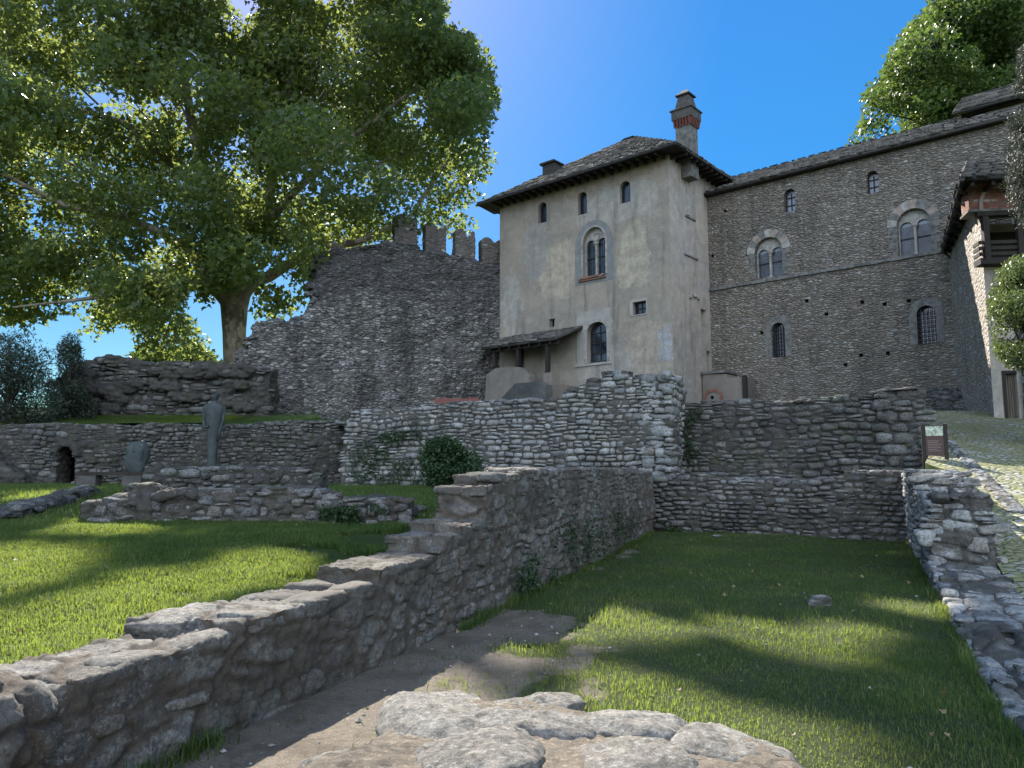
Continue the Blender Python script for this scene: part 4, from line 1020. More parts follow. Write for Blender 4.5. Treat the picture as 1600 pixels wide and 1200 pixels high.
# twin-light window
def twin(par, B, y, dep, pane, surround_mat, tracery, roundel=True, lattice=False, sillm='brick', voussoir=None, rise=1.0):
    x0, x1, z0, zt = B; c = (x0 + x1) / 2; w = x1 - x0; rl = w * .235
    out = arch_poly(x0, x1, z0, zt, 14, rise)
    zl = zt - w * .5 * rise * .72         # top of the two lights
    L = [arch_poly(x0 + w * .035, c - w * .045, z0 + .02, zl, 8), arch_poly(c + w * .045, x1 - w * .035, z0 + .02, zl, 8)]
    mb = MB(); holed(mb, out, L, y + dep - .14, .12)
    if roundel: mb.v, mb.f = mb.v, mb.f
    tr = mb.build("window", M[tracery], par)
    if roundel:
        r = MB(); zc = zl + w * .06
        ang = [2 * math.pi * k / 16 for k in range(16)]
        for ra, rb, ya in ((w * .17, w * .12, y + dep - .19),):
            vs = [(c + q * math.cos(a), yy, zc + w * .04 + q * math.sin(a)) for q, yy in ((ra, ya + .06), (ra, ya), (rb, ya), (rb, ya + .06)) for a in ang]
            r.add(vs, [(i * 16 + k, i * 16 + (k + 1) % 16, (i + 1) * 16 + (k + 1) % 16, (i + 1) * 16 + k) for i in range(3) for k in range(16)])
        r.build("roundel", M[tracery], tr)
    col = MB(); cr = w * .04; zs = zl - w * .22
    col.lathe([(cr * 1.9, z0), (cr * 1.9, z0 + .06), (cr, z0 + .12), (cr * .9, zs - .14), (cr * 1.2, zs - .12), (cr * 1.3, zs - .06), (cr * 2.6, zs + .06), (cr * 2.6, zs + .14)], c, y + dep - .16, 12)
    col.build("column", M['stone'], tr)
    for q in L:
        pm = MB(); pm.add([(a, y + dep - .02, b) for a, b in q], [tuple(range(len(q)))]); pm.build("pane", M[pane], tr)
    br = MB(); zm = z0 + (zl - z0) * .52
    for q in L:
        qx0, qx1 = min(a for a, b in q), max(a for a, b in q)
        br.bar((qx0, y + dep - .05, zm), (qx1, y + dep - .05, zm), .05)
        if lattice:
            s = .11; n = int((qx1 - qx0 + zl - z0) / s) + 1
            for k in range(n):
                for sg in (1, -1):
                    # diagonal came clipped to the rectangle of the light
                    o = k * s; p = []
                    for tt in (0, 1):
                        pass
                    xa, za = (qx0 + o, z0) if o <= qx1 - qx0 else (qx1, z0 + o - (qx1 - qx0))
                    xb, zb = (qx0, z0 + o) if o <= zl - z0 - .18 else (qx0 + o - (zl - z0 - .18), zl - .18)
                    if xb > qx1 - .01: continue
                    if sg < 0: xa, xb = qx0 + qx1 - xa, qx0 + qx1 - xb
                    br.bar((xa, y + dep - .035, za), (xb, y + dep - .035, zb), .014)
        else:
            nb = 5
            for k in range(1, nb): xx = qx0 + (qx1 - qx0) * k / nb; br.bar((xx, y + dep - .04, z0), (xx, y + dep - .04, zl - .12), .012)
    br.build("glazing_bar", M['iron'], tr)
    return tr
tw = twin(tower, BIF, 0, .34, 'glass', None, 'stone', rise=1.15)
sb = MB(); sx0, sx1, _, _ = meas(905, 947.5, 424, 434)
sb.box(sx0, sx1, -.10, .2, BIF[2] - .20, BIF[2] - .10); sb.box(sx0 + .08, sx1 - .08, -.16, .15, BIF[2] - .10, BIF[2] + .0); sb.build("sill", M['brick'], tw)
# grey painted band round it, a shallow plaster ring
def ring(mb, inner, outer, y, t):
    n = len(inner)
    vs = [(x, y - t, z) for x, z in inner] + [(x, y - t, z) for x, z in outer] + [(x, y + .001, z) for x, z in outer]+ [(x, y + .001, z) for x, z in inner]
    fs = []
    for k in range(n):
        j = (k + 1) % n
        fs += [(k, j, n + j, n + k), (n + k, n + j, 2 * n + j, 2 * n + k), (k, 3 * n + k, 3 * n + j, j)]
    mb.add(vs, fs)
M['plaster3'] = plaster_mat('dark_plaster', (.15, .135, .12), (.22, .185, .155), (), .6)  # darker plaster tone for the landing wall and outbuilding
M['greyplaster'] = simple("grey_lime_plaster", (.20, .20, .20), .9, .18, 2)
M['lightplaster'] = simple("light_lime_plaster", (.33, .31, .28), .9, .15, 2)
bx = BIF[1] - BIF[0]
mb = MB(); ring(mb, arch_poly(*BIF, n=14, rise=1.15), arch_poly(BIF[0] - .5, BIF[1] + .45, BIF[2] - .35, BIF[3] + .38, 14, 1.15), 0, .012)
mb.build("surround", M['greyplaster'], tw)
mb = MB(); ring(mb, arch_poly(BIF[0], BIF[1], BIF[2], BIF[3], n=14, rise=1.15), arch_poly(BIF[0] - .09, BIF[1] + .09, BIF[2], BIF[3] + .09, 14, 1.15), -.012, .04)
mb.build("moulding", M['stone'], tw)
lw = window(tower, arch_poly(*LOW, n=12, rise=.8), 0, 'glass', (2, 4), .06, dep=.34)
mb = MB(); ring(mb, arch_poly(*LOW, n=12, rise=.8), arch_poly(LOW[0] - .16, LOW[1] + .14, LOW[2] - .0, LOW[3] + .15, 12, .8), 0, .07); mb.build("moulding", M['stone'], lw)
RS = meas(901, 954, 485, 568); mb = MB()
ip = arch_poly(LOW[0] - .16, LOW[1] + .14, LOW[2], LOW[3] + .15, 12, .8)
hh = MB(); holed(hh, rect_poly(RS[0], RS[1], LOW[2] - .02, RS[3]), [[(x, z + .001) for x, z in ip]], -.03, .03); hh.box(RS[0], RS[0] + .02, -.03, 0, LOW[2], RS[3]); hh.box(RS[0], RS[1], -.03, 0, RS[3] - .001, RS[3] + .02)
hh.box(RS[1], RS[1] + .02, -.03, 0, LOW[2], RS[3]); hh.box(RS[0] - .05, RS[1] + .05, -.07, 0, LOW[2] - .14, LOW[2] - .025)
hh.build("surround", M['lightplaster'], lw)
w = window(tower, rect_poly(*SQ), 0, 'glass', (2, 2), .03, frame='iron')
mb = MB(); ring(mb, rect_poly(*SQ), rect_poly(SQ[0] - .17, SQ[1] + .05, SQ[2] - .05, SQ[3] + .14), 0, .03); mb.build("surround", M['lightplaster'], w)
window(tower, rect_poly(*TINY), 0, 'dark', (2, 1), .02, frame='lightplaster')
for w_ in ((1042, 500, .2), (1042, 488, .1)): pass

# slab roofs: rows of overlapping irregular stone slabs
def slab_roof(name, planes, mat, parent, seed=0, row=.30, thick=.05, wr=(.3, .62)):
    """planes: (p0, p1, q1, q0) eave left, eave right, top right, top left"""
    r = np.random.default_rng(seed); V = []; Fc = []; A_ = []
    for (p0, p1, q1, q0) in planes:
        p0, p1, q1, q0 = (np.array(p, float) for p in (p0, p1, q1, q0))
        H = np.linalg.norm((q0 + q1) / 2 - (p0 + p1) / 2); nrow = max(2, int(H / row))
        nrm = np.cross(p1 - p0, (q0 + q1) / 2 - p0); nrm /= np.linalg.norm(nrm)
        # closed board under the slabs
        n0 = len(V); b = [p0, p1, q1, q0]
        V += [x - nrm * .02 for x in b] + [x - nrm * .14 for x in b]; Fc += [[n0, n0 + 1, n0 + 2, n0 + 3], [n0 + 7, n0 + 6, n0 + 5, n0 + 4], [n0, n0 + 4, n0 + 5, n0 + 1], [n0 + 1, n0 + 5, n0 + 6, n0 + 2], [n0 + 2, n0 + 6, n0 + 7, n0 + 3], [n0 + 3, n0 + 7, n0 + 4, n0]]; A_ += [.0] * 8
        for i in range(nrow):
            t0, t1 = i / nrow, min(1.02, (i + 1.35) / nrow)
            a, b = p0 + (q0 - p0) * t0, p1 + (q1 - p1) * t0; c, d = p0 + (q0 - p0) * t1, p1 + (q1 - p1) * t1
            Lr = np.linalg.norm(b - a); s = 0.0
            while s < Lr - .05:
                w = min(r.uniform(*wr), Lr - s); f0, f1 = s / Lr + .006, (s + w) / Lr - .006; s += w
                lift = thick * r.uniform(.7, 1.6); off = (r.uniform(-.05, .05)) * (p0 - q0) / max(H, .1) * (1 if i else 1.6)
                lo0, lo1 = a + (b - a) * f0 + off, a + (b - a) * f1 + off + (p0 - q0) / max(H, .1) * r.uniform(-.03, .03); hi1, hi0 = c + (d - c) * f1, c + (d - c) * f0
                n0 = len(V)
                V += [lo0 + nrm * lift, lo1 + nrm * (lift + r.uniform(-.015, .015)), hi1 + nrm * .005, hi0 + nrm * .005, lo0 - nrm * .015, lo1 - nrm * .015, hi1 - nrm * .02, hi0 - nrm * .02]
                Fc += [[n0, n0 + 1, n0 + 2, n0 + 3], [n0 + 4, n0 + 5, n0 + 1, n0], [n0 + 5, n0 + 6, n0 + 2, n0 + 1], [n0 + 7, n0 + 4, n0, n0 + 3], [n0 + 7, n0 + 6, n0 + 5, n0 + 4]]
                A_ += [float(np.clip(r.normal(.45, .25), 0, 1))] * 8
    return npmesh(name, np.array(V), np.array(Fc), mat, parent, False, {"srand": A_})
OV = .95; ze = ZT + .0; za = ze + 4.1
e = [(TX - OV, -OV, ze), (OV, -OV, ze), (OV, TDEP + OV, ze), (TX - OV, TDEP + OV, ze)]
ap0, ap1 = (TX / 2 - .4, TDEP / 2, za), (TX / 2 + .4, TDEP / 2, za)
rf = slab_roof("roof", [(e[0], e[1], ap1, ap0), (e[1], e[2], ap1, ap1), (e[2], e[3], ap0, ap1), (e[3], e[0], ap0, ap0)], M['slate'], tower, 5, .36)
mb = MB()
mb.add([(x, y, z - .10) for x, y, z in e] + [(x, y, ZT - .03) for x, y in ((TX, 0), (0, 0), (0, TDEP), (TX, TDEP))], [(0, 1, 5, 4), (1, 2, 6, 5), (2, 3, 7, 6), (3, 0, 4, 7)])
for k in range(22):
    x = TX + .2 + k * (TWID - .4) / 21; mb.bar((x, .0, ZT - .16), (x, -OV + .08, ZT - .19), .1, .13)
for k in range(20):
    y = .2 + k * (TDEP - .4) / 19; mb.bar((0, y, ZT - .16), (OV - .08, y, ZT - .19), .1, .13)
mb.build("eave_timber", M['wood'], tower)
mb = MB(); mb.tube([(TX - OV + .1, -OV - .05, ze - .12), (OV, -OV - .05, ze - .10)], .07, 8); mb.tube([(TX - OV + .2, -OV, ze - .12), (TX - .3, -.15, ze - .5), (TX - .12, -.1, ze - .5)], .05, 8)
mb.build("gutter", M['copper'], tower)
# chimney
cx, cz = fc(1073, 215, 1.6)
cx = min(cx, -.5) if False else cx
ch0 = MB(); CY = 1.6
zc = {k: fc(1066, v, CY)[1] for k, v in (('b', 240), ('a', 205), ('c', 196), ('d', 182), ('e', 178), ('f', 154), ('g', 147))}
ch0.box(cx - .39, cx + .39, CY - .39, CY + .39, zc['b'] - 1.4, zc['c'])
ch = ch0.build("chimney", M['greystone'], rf)
q = MB(); k4 = math.pi / 4; s2 = math.sqrt(2)
q.lathe([(.385 * s2, zc['a'] + .1), (.42 * s2, zc['a'] + .2), (.46 * s2, zc['c'] + .1)], cx, CY, 4, k4)
for i in range(6):
    for sd in (0, 1):
        x = -.40 + i * .16
        a = (cx + x, CY - .41, zc['a'] + .05) if sd == 0 else (cx + .41, CY + x, zc['a'] + .05)
        b = (cx + x, CY - .50, zc['c'] + .14) if sd == 0 else (cx + .50, CY + x, zc['c'] + .14)
        q.bar(a, b, .085, .1)
M['sootbrick'] = simple('sooty_brick', (.13, .05, .04), .85, .3, 6); q.build("corbel_ring", M['sootbrick'], ch)
q = MB(); q.lathe([(.53 * s2, zc['c'] + .13), (.53 * s2, zc['d'] + .1), (.60 * s2, zc['d'] + .12), (.58 * s2, zc['d'] + .19), (.40 * s2, zc['e'] + .12), (.27 * s2, zc['f'])], cx, CY, 4, k4); q.build("chimney_stack", M['dirtystone'], ch)
q = MB(); q.lathe([(.38 * s2, zc['f'] + .003), (.37 * s2, zc['f'] + .07), (.10 * s2, zc['g'] + .12)], cx, CY, 4, k4); q.build("chimney_cap", M['slate'], ch)
# small roof hatch on the left slope
hx, hz = fc(862, 255, 1.5)
mb = MB(); mb.box(hx - .42, hx + .42, 1.2, 1.9, hz - .9, hz - .12); mb.prism([(hx - .55, hz - .117), (hx + .55, hz - .117), (hx + .5, hz - .02), (hx - .5, hz - .02)], 1.05, 2.0)
mb.build("roof_hatch", M['slate'], rf)

# porch over the tower's side door, its landing and stair
porch = empty("stair_porch", FC.w(TX + .2, -1.0, GZ), FC.rot, "low lean-to porch roof on dark posts over the stair landing at the tower foot", "porch")
def inpar(o, par_loc, rz):  # meshes below are written in the castle frame: shift them into the porch's
    pass
def loc(o, dx, dy, dz): o.location = (dx, dy, dz); return o
OX, OY, OZ = -(TX + .2), 1.0, -GZ
PY = -1.7
xa, z_a = fc(753, 541, PY - .35); xb, z_b = fc(868, 530, PY - .35); xc, z_c = fc(885, 511, 0.0)
zlo = (z_a + z_b) / 2
rfp = slab_roof("roof", [((xa, PY - .4, zlo), (xb, PY - .4, zlo), (xb + .2, 0, z_c - .05), (fc(765, 530, 0)[0], 0, z_c - .05))], M['slate'], porch, 9, .3, .06)
loc(rfp, OX, OY, OZ)
mb = MB(); zz = zlo - .17
mb.bar((xa + .3, PY, zz), (xb - .1, PY, zz), .16, .2)
for k in range(7):
    x = xa + .5 + k * (xb - xa - .9) / 6; mb.bar((x, PY - .3, zlo - .2), (x, -.05, z_c - .3), .09, .12)
loc(mb.build("rafter", M['wood'], porch), OX, OY, OZ)
for (u, v0, v1) in ((773, 545, 574), (810, 545, 571), (856, 540, 584)):
    x, zb = fc(u, v1, PY); mb = MB(); mb.bar((x, PY, zb - .1), (x, PY, zz), .19); mb.bar((x, PY, zz - .02), (x + .01, PY, zz - .1), .3, .26)
    mb.bar((x, PY, zb - .02), (x, PY, zb + .06), .28); loc(mb.build("post", M['wood'], porch), OX, OY, OZ)
mb = MB()
pl = [fc(u, v, PY - .25) for u, v in ((757, 640), (760, 585), (775, 575), (808, 573), (828, 586), (830, 640))]
mb.prism(pl, PY - .25, PY + .2)
x0, z1 = fc(848, 583, PY - .25); x1, _ = fc(863, 583, PY - .25); mb.box(x0, x1, PY - .25, PY + .2, GZ - 1, z1)
mb.box(pl[0][0] + .2, x1, PY + .2, 0.2, GZ - 1, pl[3][1] - 1.0)
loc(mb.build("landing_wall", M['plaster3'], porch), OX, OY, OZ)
mb = MB(); pl = [fc(u, v, PY - 1.2) for u, v in ((778, 628), (805, 599), (843, 596), (853, 601), (853, 645), (778, 645))]
mb.prism(pl, PY - 1.2, PY - .75)
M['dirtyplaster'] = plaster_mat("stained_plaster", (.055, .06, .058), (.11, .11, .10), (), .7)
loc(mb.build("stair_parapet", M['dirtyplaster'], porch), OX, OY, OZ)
dx0, dz0 = fc(816, 571, 0); dx1, dz1 = fc(806, 550, 0); mb = MB(); mb.box(dx0 - .45, dx0 + .1, -.02, .05, dz0 - 1.2, dz1 + .1)
loc(mb.build("door", M['wood'], porch), OX, OY, OZ)

# ---- wing
Y2 = WOFF
WX1 = fc(1578, 300, Y2)[0]
wing = empty("castle_wing", tuple(FC.w(0, Y2, 0)), FC.rot, "long rubble stone castle wing with arched windows joining the tower", "building")
def fw2(u, v): return fc(u, v, Y2)
def meas2(uL, uR, vT, vB): return meas(uL, uR, vT, vB, Y2)
WZ = fw2(1300, 256)[1]
SM = [meas2(1225, 1242.5, 295, 331), meas2(1353.5, 1372.5, 267, 302)]
B1 = meas2(1180, 1222.5, 371, 433); B2 = meas2(1402, 1454, 326, 397)
G1 = meas2(1206, 1227, 504, 558); G2 = meas2(1433, 1463, 477, 537)
holes = [arch_poly(*w) for w in SM] + [arch_poly(*B1, n=14), arch_poly(*B2, n=14)] + [arch_poly(*w, n=10) for w in (G1, G2)]
put = []
for (u, v) in ((1347, 472), (1382, 475), (1291, 491), (1345, 555), (1387, 552), (1321, 570), (1113, 400), (1133, 330), (1260, 470), (1420, 470), (1190, 520), (1168, 398)):
    x, z = fw2(u, v); put.append(rect_poly(x - .08, x + .09, z - .08, z + .08))
mb = MB(); holed(mb, rect_poly(-.0, WX1, GZ - 1, WZ), holes + put, 0.0, .4, closed=range(6, 6 + len(put)))
mb.add([(WX1, 0, GZ - 1), (WX1, 9, GZ - 1), (WX1, 9, WZ), (WX1, 0, WZ)], [(0, 1, 2, 3)])
mb.build("wall", M['wing'], wing)
for w in SM: window(wing, arch_poly(*w), 0, 'leaded', (2, 3), .05, dep=.3)
for Bq, lat in ((B1, True), (B2, True)):
    t_ = twin(wing, Bq, 0, .36, 'leaded', None, 'stone', roundel=False, lattice=lat)
    # arch of coloured voussoirs
    r0, r1 = (Bq[1] - Bq[0]) / 2 + .02, (Bq[1] - Bq[0]) / 2 + .40; c = (Bq[0] + Bq[1]) / 2; zs = Bq[3] - (Bq[1] - Bq[0]) / 2
    nv = 9
    for k in range(nv):
        a0, a1 = math.pi * (k + .02) / nv - .02, math.pi * (k + .98) / nv
        pl = [(c + r0 * math.cos(a0), zs + r0 * math.sin(a0)), (c + r1 * math.cos(a0), zs + r1 * math.sin(a0)), (c + r1 * math.cos((a0 + a1) / 2), zs + r1 * math.sin((a0 + a1) / 2)), (c + r1 * math.cos(a1), zs + r1 * math.sin(a1)), (c + r0 * math.cos(a1), zs + r0 * math.sin(a1)), (c + r0 * math.cos((a0 + a1) / 2), zs + r0 * math.sin((a0 + a1) / 2))]
        vm = MB().prism(pl, -.035, .02); vm.build("voussoir", M[('stone', 'pinkstone', 'greystone', 'pinkstone', 'stone', 'greystone', 'pinkstone', 'greystone', 'stone')[k]] if Bq is B1 else M[('greystone', 'pinkstone', 'greystone', 'greystone', 'pinkstone', 'stone', 'pinkstone', 'greystone', 'stone')[k]], t_)
    for sd in (-1, 1):
        jb = MB()
        zz0 = Bq[2]; i = 0
        while zz0 < zs - .05:
            hh_ = min(.34, zs - zz0); wdt = .22 + .16 * (i % 2); xe = Bq[0] if sd < 0 else Bq[1]
            jb.box(xe - (wdt if sd < 0 else 0), xe + (wdt if sd > 0 else 0), -.02, .02, zz0 + .01, zz0 + hh_ - .01); zz0 += hh_; i += 1
        jb.build("jamb", M['greystone'], t_)
for Gq in (G1, G2):
    w = window(wing, arch_poly(*Gq, n=10), 0, 'glass', (1, 1), .04, dep=.35, frame='iron')
    g = MB(); grille(g, Gq[0], Gq[1], Gq[2], Gq[3] - .1, .12, .14, .2, .03); g.build("grille", M['iron'], w)
    s_ = MB(); ring(s_, arch_poly(*Gq, n=10), arch_poly(Gq[0] - .3, Gq[1] + .3, Gq[2] - .0, Gq[3] + .34, 10), 0, .02); s_.build("surround", M['greystone'], w)
mb = MB(); zsc = fw2(1300, 421)[1]
for k in range(26):
    a, b = k * WX1 / 26, (k + 1) * WX1 / 26
    mb.box(a + .004, b - .004, -.09, .02, zsc - .08 + rng.uniform(-.015, .015), zsc + .06 + rng.uniform(-.015, .015))
mb.build("string_course", M['greystone'], wing)
slab_roof("roof", [((-1.0, -.38, WZ + .02), (WX1 + .4, -.38, WZ + .02), (WX1 + .4, 5.2, WZ + 2.75), (-1.0, 5.2, WZ + 2.75)), ((WX1 + .4, 10.5, WZ), (-1, 10.5, WZ), (-1, 5.2, WZ + 2.75), (WX1 + .4, 5.2, WZ + 2.75))], M['slate'], wing, 15, .34, .06)
mb = MB(); mb.box(0.0, WX1 + .3, -.3, .0, WZ - .12, WZ - .02); mb.build("eave_board", M['wood'], wing)
mb = MB(); xp, _ = fw2(1493, 450); mb.tube([(xp, -.12, 3.5), (xp, -.12, WZ - 4.5)], .07, 8)
mb.build("downpipe", M['copper'], wing)
# turret with slab roof standing above the wing's roof
Y3 = WOFF + 3.0
tu = empty("roof_turret", tuple(FC.w(0, Y3, 0)), FC.rot, "small plastered turret with a slab roof rising behind the wing's roof edge", "turret")
t0, t1 = fc(1503, 170, Y3)[0], fc(1640, 170, Y3)[0]
zb, zt_ = fc(1560, 205, Y3)[1], fc(1550, 168, Y3)[1]
mb = MB(); xm = fc(1541, 180, Y3)[0]
mb.box(xm, t1, 0, 3.2, zb - 2.5, zt_); mb.build("wall", M['plaster2'], tu)
mb = MB(); mb.box(t0 + .1, xm, .9, 3.2, zb - 2.5, zt_ - .02); mb.build("loft_opening", M['dark'], tu)
mb = MB(); mb.box(t0, t0 + .16, -.1, .06, zb - 2.5, zt_); mb.box(t0, t1, -.2, -.06, zt_ - .16, zt_ - .02); mb.build("timber_frame", M['wood'], tu)
slab_roof("roof", [((t0 - .3, -.6, zt_), (t1, -.6, zt_), (t1, 2.2, zt_ + 1.75), (t0 - .3, 2.2, zt_ + 1.75)), ((t1, 4.6, zt_), (t0 - .3, 4.6, zt_), (t0 - .3, 2.2, zt_ + 1.75), (t1, 2.2, zt_ + 1.75))], M['slate'], tu, 25, .3, .06)

# low plaster bread oven at the foot of the wing
oy = WOFF - 1.2
ov = empty("plaster_outbuilding", tuple(FC.w(0, oy, 0)), FC.rot, "low stained plaster lean-to with a small brick arch between tower and wing", "outbuilding")
q = [fc(u, v, oy) for u, v in ((1098, 585), (1134, 584), (1136, 590), (1165, 589), (1165, 680), (1098, 680))]
mb = MB(); mb.prism(q, 0, 1.1); mb.build("wall", M['plaster3'], ov)
xm0, xm1, zm0, zm1 = meas(1103, 1126, 612, 640, oy)
mb = MB(); ring(mb, arch_poly(xm0, xm1, zm0, zm1, 10, .6), arch_poly(xm0 - .12, xm1 + .12, zm0, zm1 + .14, 10, .6), 0, .04); mb.build("brick_arch", M['brick'], ov)
mb = MB(); xx, zz_ = fc(1113, 621, oy); mb.tube([(xx, .01, zz_), (xx, -.012, zz_)], .09, 12); mb.build("vent_hole", M['dark'], ov)
x0, x1, z0, z1 = meas(1162, 1167, 587, 680, oy); mb = MB(); mb.box(x0, x1 + .06, -.1, .02, z0, z1); mb.build("corner_post", M['wood'], ov)
x0, x1, z0, z1 = meas(1096, 1135, 583, 586, oy); mb = MB(); mb.box(x0, x1, -.08, 1.15, z1 - .02, z1 + .1); mb.build("coping", M['greystone'], ov)

# ------------------------------------------------------------------ crenellated curtain wall
Aw = FC.w(TX + .02, .25); Bw = P(340, 560, 37.0)
FK = Frame(Bw[:2], (Aw - Bw)[:2]); fk = lambda u, v, y=0: FK.px(u, v, y)
curt = empty("curtain_wall", tuple(FK.o), FK.rot, "high ruined curtain wall with swallow-tail merlons between plane tree and tower", "wall")
out = [(338, 690), (338, 590), (352, 574), (370, 568), (380, 556), (388, 540), (396, 516), (412, 503), (440, 502), (466, 501), (478, 490), (486, 470), (492, 440), (499, 408), (507, 392), (530, 387), (552, 388), (575, 384), (600, 381), (616, 378), (650, 380), (664, 392), (698, 396), (711, 399), (744, 404), (752, 408), (800, 412), (800, 690)]
poly = [fk(u, v) for u, v in out]
poly[0] = (poly[0][0], 2.6); poly[-1] = (poly[-1][0], 2.6); poly = [p for p in poly]
mb = MB(); tri = tessellate_polygon([[Vector((x, z, 0)) for x, z in poly]])
n = len(poly)
mb.add([(x, 0, z) for x, z in poly] + [(x, 1.6, z) for x, z in poly], [tuple(t) for t in tri] + [tuple(i + n for i in reversed(t)) for t in tri] + [(i, (i + 1) % n, (i + 1) % n + n, i + n) for i in range(n)])
for i in range(36):
    k = rng.integers(1, 20); a, b = poly[k], poly[k + 1]; f = rng.uniform(0, 1)
    rock(mb, a[0] + (b[0] - a[0]) * f, rng.uniform(.2, 1.3), a[1] + (b[1] - a[1]) * f - .05, .35, .35, .15, i + 1300)
o = ruin("wall", None, mb, .06, (.42, .42, .17), M['curtain'], curt, seed=111, depth=.09, big=.12, rough=.03)
for (uL, uR, vT, vB, vn) in ((616, 652, 335, 385, 352), (664, 698, 347, 402, 358), (711, 743.5, 357, 406, 370), (752, 786, 371, 414, 380)):
    x0, zb_ = fk(uL, vB, .3); x1, _ = fk(uR, vB, .3); _, zt2 = fk((uL + uR) / 2, vT, .3); _, zn = fk((uL + uR) / 2, vn, .3)
    w = x1 - x0; c = x0 + w * .60; zb_ -= .5
    pl = [(x0, zb_), (x1, zb_), (x1, zt2 - .28)]
    pl += [(x1 - w * .06, zt2 - .12), (x1 - w * .16, zt2 - .1), (c + w * .1, zn + .1), (c + w * .02, zn), (c - w * .05, zn + .1), (c - w * .18, zt2 - .08), (c - w * .3, zt2), (x0 + w * .14, zt2 - .05), (x0 + w * .02, zt2 - .18)]
    mb = MB(); tri = tessellate_polygon([[Vector((x, z, 0)) for x, z in pl]]); n = len(pl)
    mb.add([(x, .3, z) for x, z in pl] + [(x, 1.0, z) for x, z in pl], [tuple(t) for t in tri] + [tuple(i + n for i in reversed(t)) for t in tri] + [(i, (i + 1) % n, (i + 1) % n + n, i + n) for i in range(n)])
    ruin("merlon", None, mb, .05, (.3, .3, .12), M['merlon'], curt, seed=int(uL), depth=.03, big=.05, rough=.02)
# orange barrier just showing above the ruined wall
FO = Frame(P(680, 630, 31)[:2], (1, -.1)); bar_ = empty("safety_barrier", tuple(FO.w(0, 0, 3.2)), FO.rot, "faded orange plastic barrier showing above the ruined wall top", "barrier")
mb = MB(); xw = FO.px(746, 630)[0]; zt_ = FO.px(710, 622)[1] - 3.2
for k in range(19):
    x = xw * k / 18; mb.bar((x, 0, .05), (x, 0, zt_ + rng.uniform(-.03, .02)), .085, .03)
mb.build("slat", M['orange'], bar_)
for z in (.15, zt_ - .25): MB().bar((0, .02, z), (xw, .02, z), .03, .06).build("rail", M['orange'], bar_)

# ------------------------------------------------------------------ gatehouse with timber gallery at the right
GK = P(1553, 645, 24.0); far = FC.w(fc(1497, 500, WOFF)[0], WOFF)
FG = Frame(GK[:2], (.99, -.12)); fg = lambda u, v, y=0: FG.px(u, v, y)
gate = empty("gatehouse", tuple(FG.o), FG.rot, "plastered gatehouse with brick frieze and dark timber gallery under deep eaves", "building")
def tog(p): d = np.asarray(p) - FG.o; return (d @ FG.X, d @ FG.Y)
fx, fy_ = tog(far)
GXR = 9.0
KS = fx / fy_
def skew(m_): m_.v = [(x + max(0, y) * KS, y, z) for x, y, z in m_.v]; return m_
XF, XG = fg(1513, 310, -.42)[0], fg(1531, 400, -.42)[0]
zf0, zf1, zs_ = fg(1570, 335)[1], fg(1570, 292)[1], fg(1570, 411)[1]
mb = MB()
mb.add([(0, 0, 2.5), (fx - .1, fy_ + .3, 2.5), (fx - .1, fy_ + .3, zf1 - .1), (0, 0, zf1 - .1)], [(0, 1, 2, 3)])          # side wall, sunlit
mb.build("side_wall", masonry_mat("gate_side_masonry", (.35, .35, .16), [(.26, .23, .19), (.34, .30, .25), (.30, .24, .19)], (.34, .31, .27), 4.4, .2, .03, .3), gate)
mb = MB(); gx0, gx1, gz0, gz1 = fg(1573, 620)[0], fg(1591, 620)[0], fg(1580, 655)[1], fg(1580, 584)[1]
holed(mb, rect_poly(0, GXR, 2.5, zs_ - .1), [rect_poly(gx0, gx1, gz0 + .02, gz1)], 0, .5); mb.build("front_wall", M['plaster2'], gate)
mb = MB()
for k in range(5):
    a, b = gx0 + (gx1 - gx0) * k / 5, gx0 + (gx1 - gx0) * (k + 1) / 5; mb.box(a + .008, b - .008, .14, .19, gz0, gz1)
gt = mb.build("gate_door", M['greywood'], gate)
mb = MB(); mb.box(gx0 - .1, gx0, -.02, .2, gz0, gz1 + .1); mb.box(gx0, gx1, -.02, .2, gz1, gz1 + .1); mb.build("door_frame", M['wood'], gt)
# gallery
mb = MB(); mb.box(XG, GXR, -.45, .02, zs_ - .12, zs_ + .03); mb.box(.05, GXR, .02, 2.2, zs_ - .12, zs_ + .03); skew(mb).build("gallery_floor", M['wood'], gate)
mb = MB(); mb.box(1.0, GXR, 1.7, 1.9, zs_, zf0 + .2); mb.build("gallery_back_wall", M['lightplaster'], gate)
mb = MB(); mb.box(.9, 3.2, 1.62, 1.70, zs_ + .05, zf0 - .1); mb.build("gallery_door", M['wood'], gate)
for u in (1541, 1594): 
    x, _ = fg(u, 380, -.35); mb = MB(); mb.bar((x, -.35, zs_), (x, -.35, zf0 + .02), .17); mb.build("gallery_post", M['wood'], gate)
mb = MB()
for v in (378, 387, 396, 405): z = fg(1570, v, -.35)[1]; mb.bar((XG + .05, -.36, z), (GXR, -.36, z), .05, .11); mb.bar((XG + .04, -.36, z), (XG + .04, .1, z), .05, .11)
mb.bar((XG, -.36, zf0 - .06), (GXR, -.36, zf0 - .06), .2, .2)
skew(mb).build("gallery_rail", M['wood'], gate)
mb = MB(); mb.box(XF, GXR, -.42, .3, zf0 + .05, zf1); fz = skew(mb).build("frieze", M['brick'], gate)
mb = MB(); mb.box(XF - .06, GXR, -.48, .3, zf0 - .02, zf0 + .045); skew(mb).build("moulding", M['greystone'], fz)
for k in range(5):
    c = .45 + k * 1.35; mb = MB(); ring(mb, arch_poly(c - .55, c + .55, zf0 + .05, zf1 - .12, 10), arch_poly(c - .66, c + .66, zf0 + .05, zf1 - .02, 10), -.42, .05); mb.build("blind_arch", M['pinkstone'], fz)
